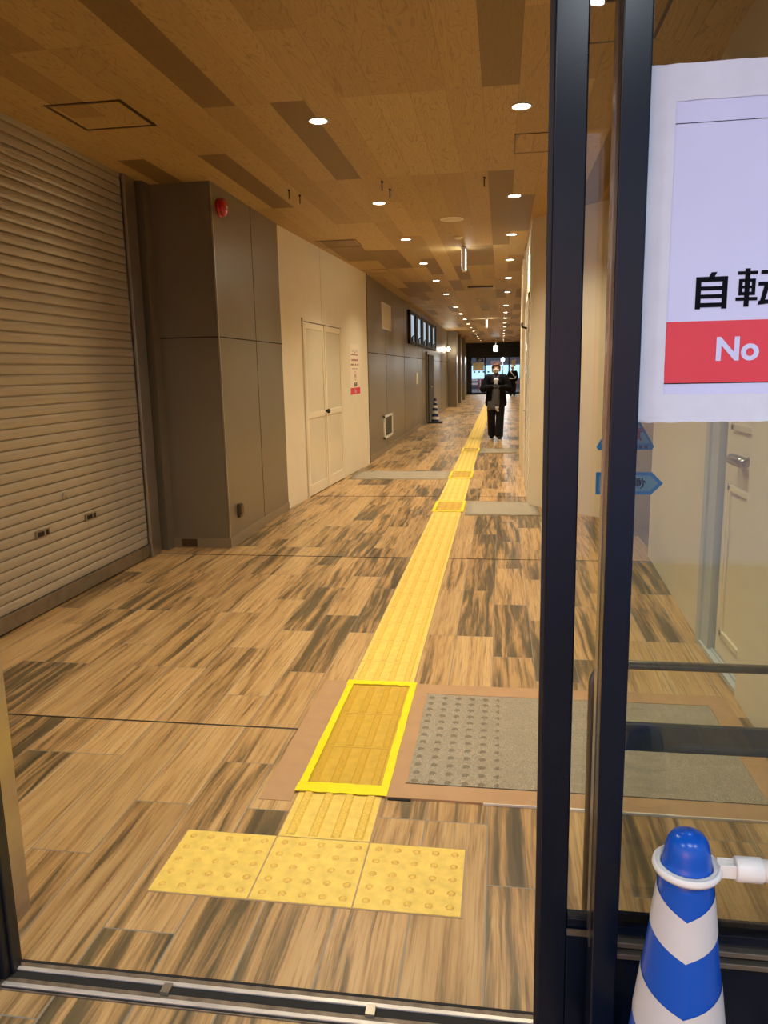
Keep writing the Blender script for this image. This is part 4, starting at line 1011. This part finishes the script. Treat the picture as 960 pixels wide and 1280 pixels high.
for k in range(9):
    x = -3.0+k*.62
    t = thing('street_barrier', 'red and white barrier beyond far doors, one of a row', 'barrier', (x, 52, 0), 'barriers in the street')
    b = NB(); tube(b, [(x-.24, 52, 0), (x-.24, 52, .9), (x+.24, 52, .9), (x+.24, 52, 0)], .03, 8); obj('tube_frame', b, M['white'] if k % 2 else M['redbar'], t)
    b = NB(); box(b, x-.22, x+.22, 51.98, 52.02, .45, .58); box(b, x-.22, x+.22, 51.98, 52.02, .70, .80); obj('cross_boards', b, M['redbar'] if k % 2 else M['white'], t)
b = thing('street_lamp', 'small bright street lamp behind the far glass doors', 'lamp', (.1, 55, 0))
obj('post', tube(NB(), [(.1, 55, -.02), (.1, 55, 2.0)], .04, 8), M['rubber'], b); obj('lamp_head', ball(NB(), (.1, 55, 2.1), .13), M['signlit'], b)

# ------------------------------------------------------------------ added outside canopy, unseen behind the camera, with cool fill lights; other lights
struct('ceiling_canopy_added', B(-4, 3.2, -3, 1.34, 3.1, 3.2), M['facade'])
COOL = (.84, .92, 1.0)
for x, y in ((-1.6, -.6), (.4, -.6), (1.9, -.6)):  # added out of view to give sign, stiles and cone a cool fill
    t = thing('added_fill_light', 'unseen round cool fill light added under the outside canopy', 'light', (x, y, 3.1), 'added cool fill lights outside')
    obj('lens', lathe(NB(), [(0, 3.085), (.10, 3.085), (.11, 3.10)], x, y, 24), M['signlit'], t)
    spot('added_fill_beam', x, y, 3.05, 135, COOL, 160, .8, .10)

for nm, loc, en, col in (('street_lamp_light', (.1, 54.6, 2.3), 500, (.9, .95, 1)), ('shop_front_light', (-1, 57, 3.2), 250, (.8, .9, 1))):
    l = bpy.data.lights.new(nm, 'POINT'); l.energy = en; l.color = col; l.shadow_soft_size = .2; o = bpy.data.objects.new(nm, l); C.objects.link(o); o.location = loc
w = bpy.data.worlds.new('dusk'); sc.world = w; w.use_nodes = True
nt = w.node_tree; bg = nt.nodes['Background']
sk = nt.nodes.new('ShaderNodeTexSky'); sk.sky_type = 'NISHITA'; sk.sun_disc = False; sk.sun_elevation = math.radians(2); sk.sun_rotation = math.radians(200)
hs = nt.nodes.new('ShaderNodeMix'); hs.data_type = 'RGBA'; hs.blend_type = 'MIX'; hs.inputs[0].default_value = .85
nt.links.new(sk.outputs[0], hs.inputs[6]); hs.inputs[7].default_value = (.30, .45, .85, 1)
nt.links.new(hs.outputs[2], bg.inputs[0]); bg.inputs[1].default_value = 1.3
for x, z, y in ((-.476, 10.1, 2.8),):
    pass
l = bpy.data.lights.new('wall_lamp_light', 'POINT'); l.energy = 18; l.color = WARM; l.shadow_soft_size = .08
o = bpy.data.objects.new('wall_lamp_light', l); C.objects.link(o); o.location = (-1.90, 29.7, 2.24)

# ------------------------------------------------------------------ camera
cam = bpy.data.cameras.new('camera'); co = bpy.data.objects.new('camera', cam); C.objects.link(co)
R_ = Vector((0.98857501, 0.14933143, -0.02048362)); U_ = Vector((-0.00717, 0.18233135, 0.983211)); F_ = Vector((-0.15055911, 0.97183095, -0.18131892))
co.matrix_world = Matrix(((R_.x, U_.x, -F_.x, 0), (R_.y, U_.y, -F_.y, 0), (R_.z, U_.z, -F_.z, 1.46510495), (0, 0, 0, 1)))
cam.sensor_fit = 'HORIZONTAL'; cam.sensor_width = 36; cam.lens = 36*954.03/960; cam.clip_start = .02; cam.clip_end = 300
sc.camera = co
sc.view_settings.view_transform = 'Standard'; sc.view_settings.look = 'None'; sc.view_settings.gamma = 1; sc.view_settings.use_curve_mapping = False
sc.view_settings.exposure = -0.1
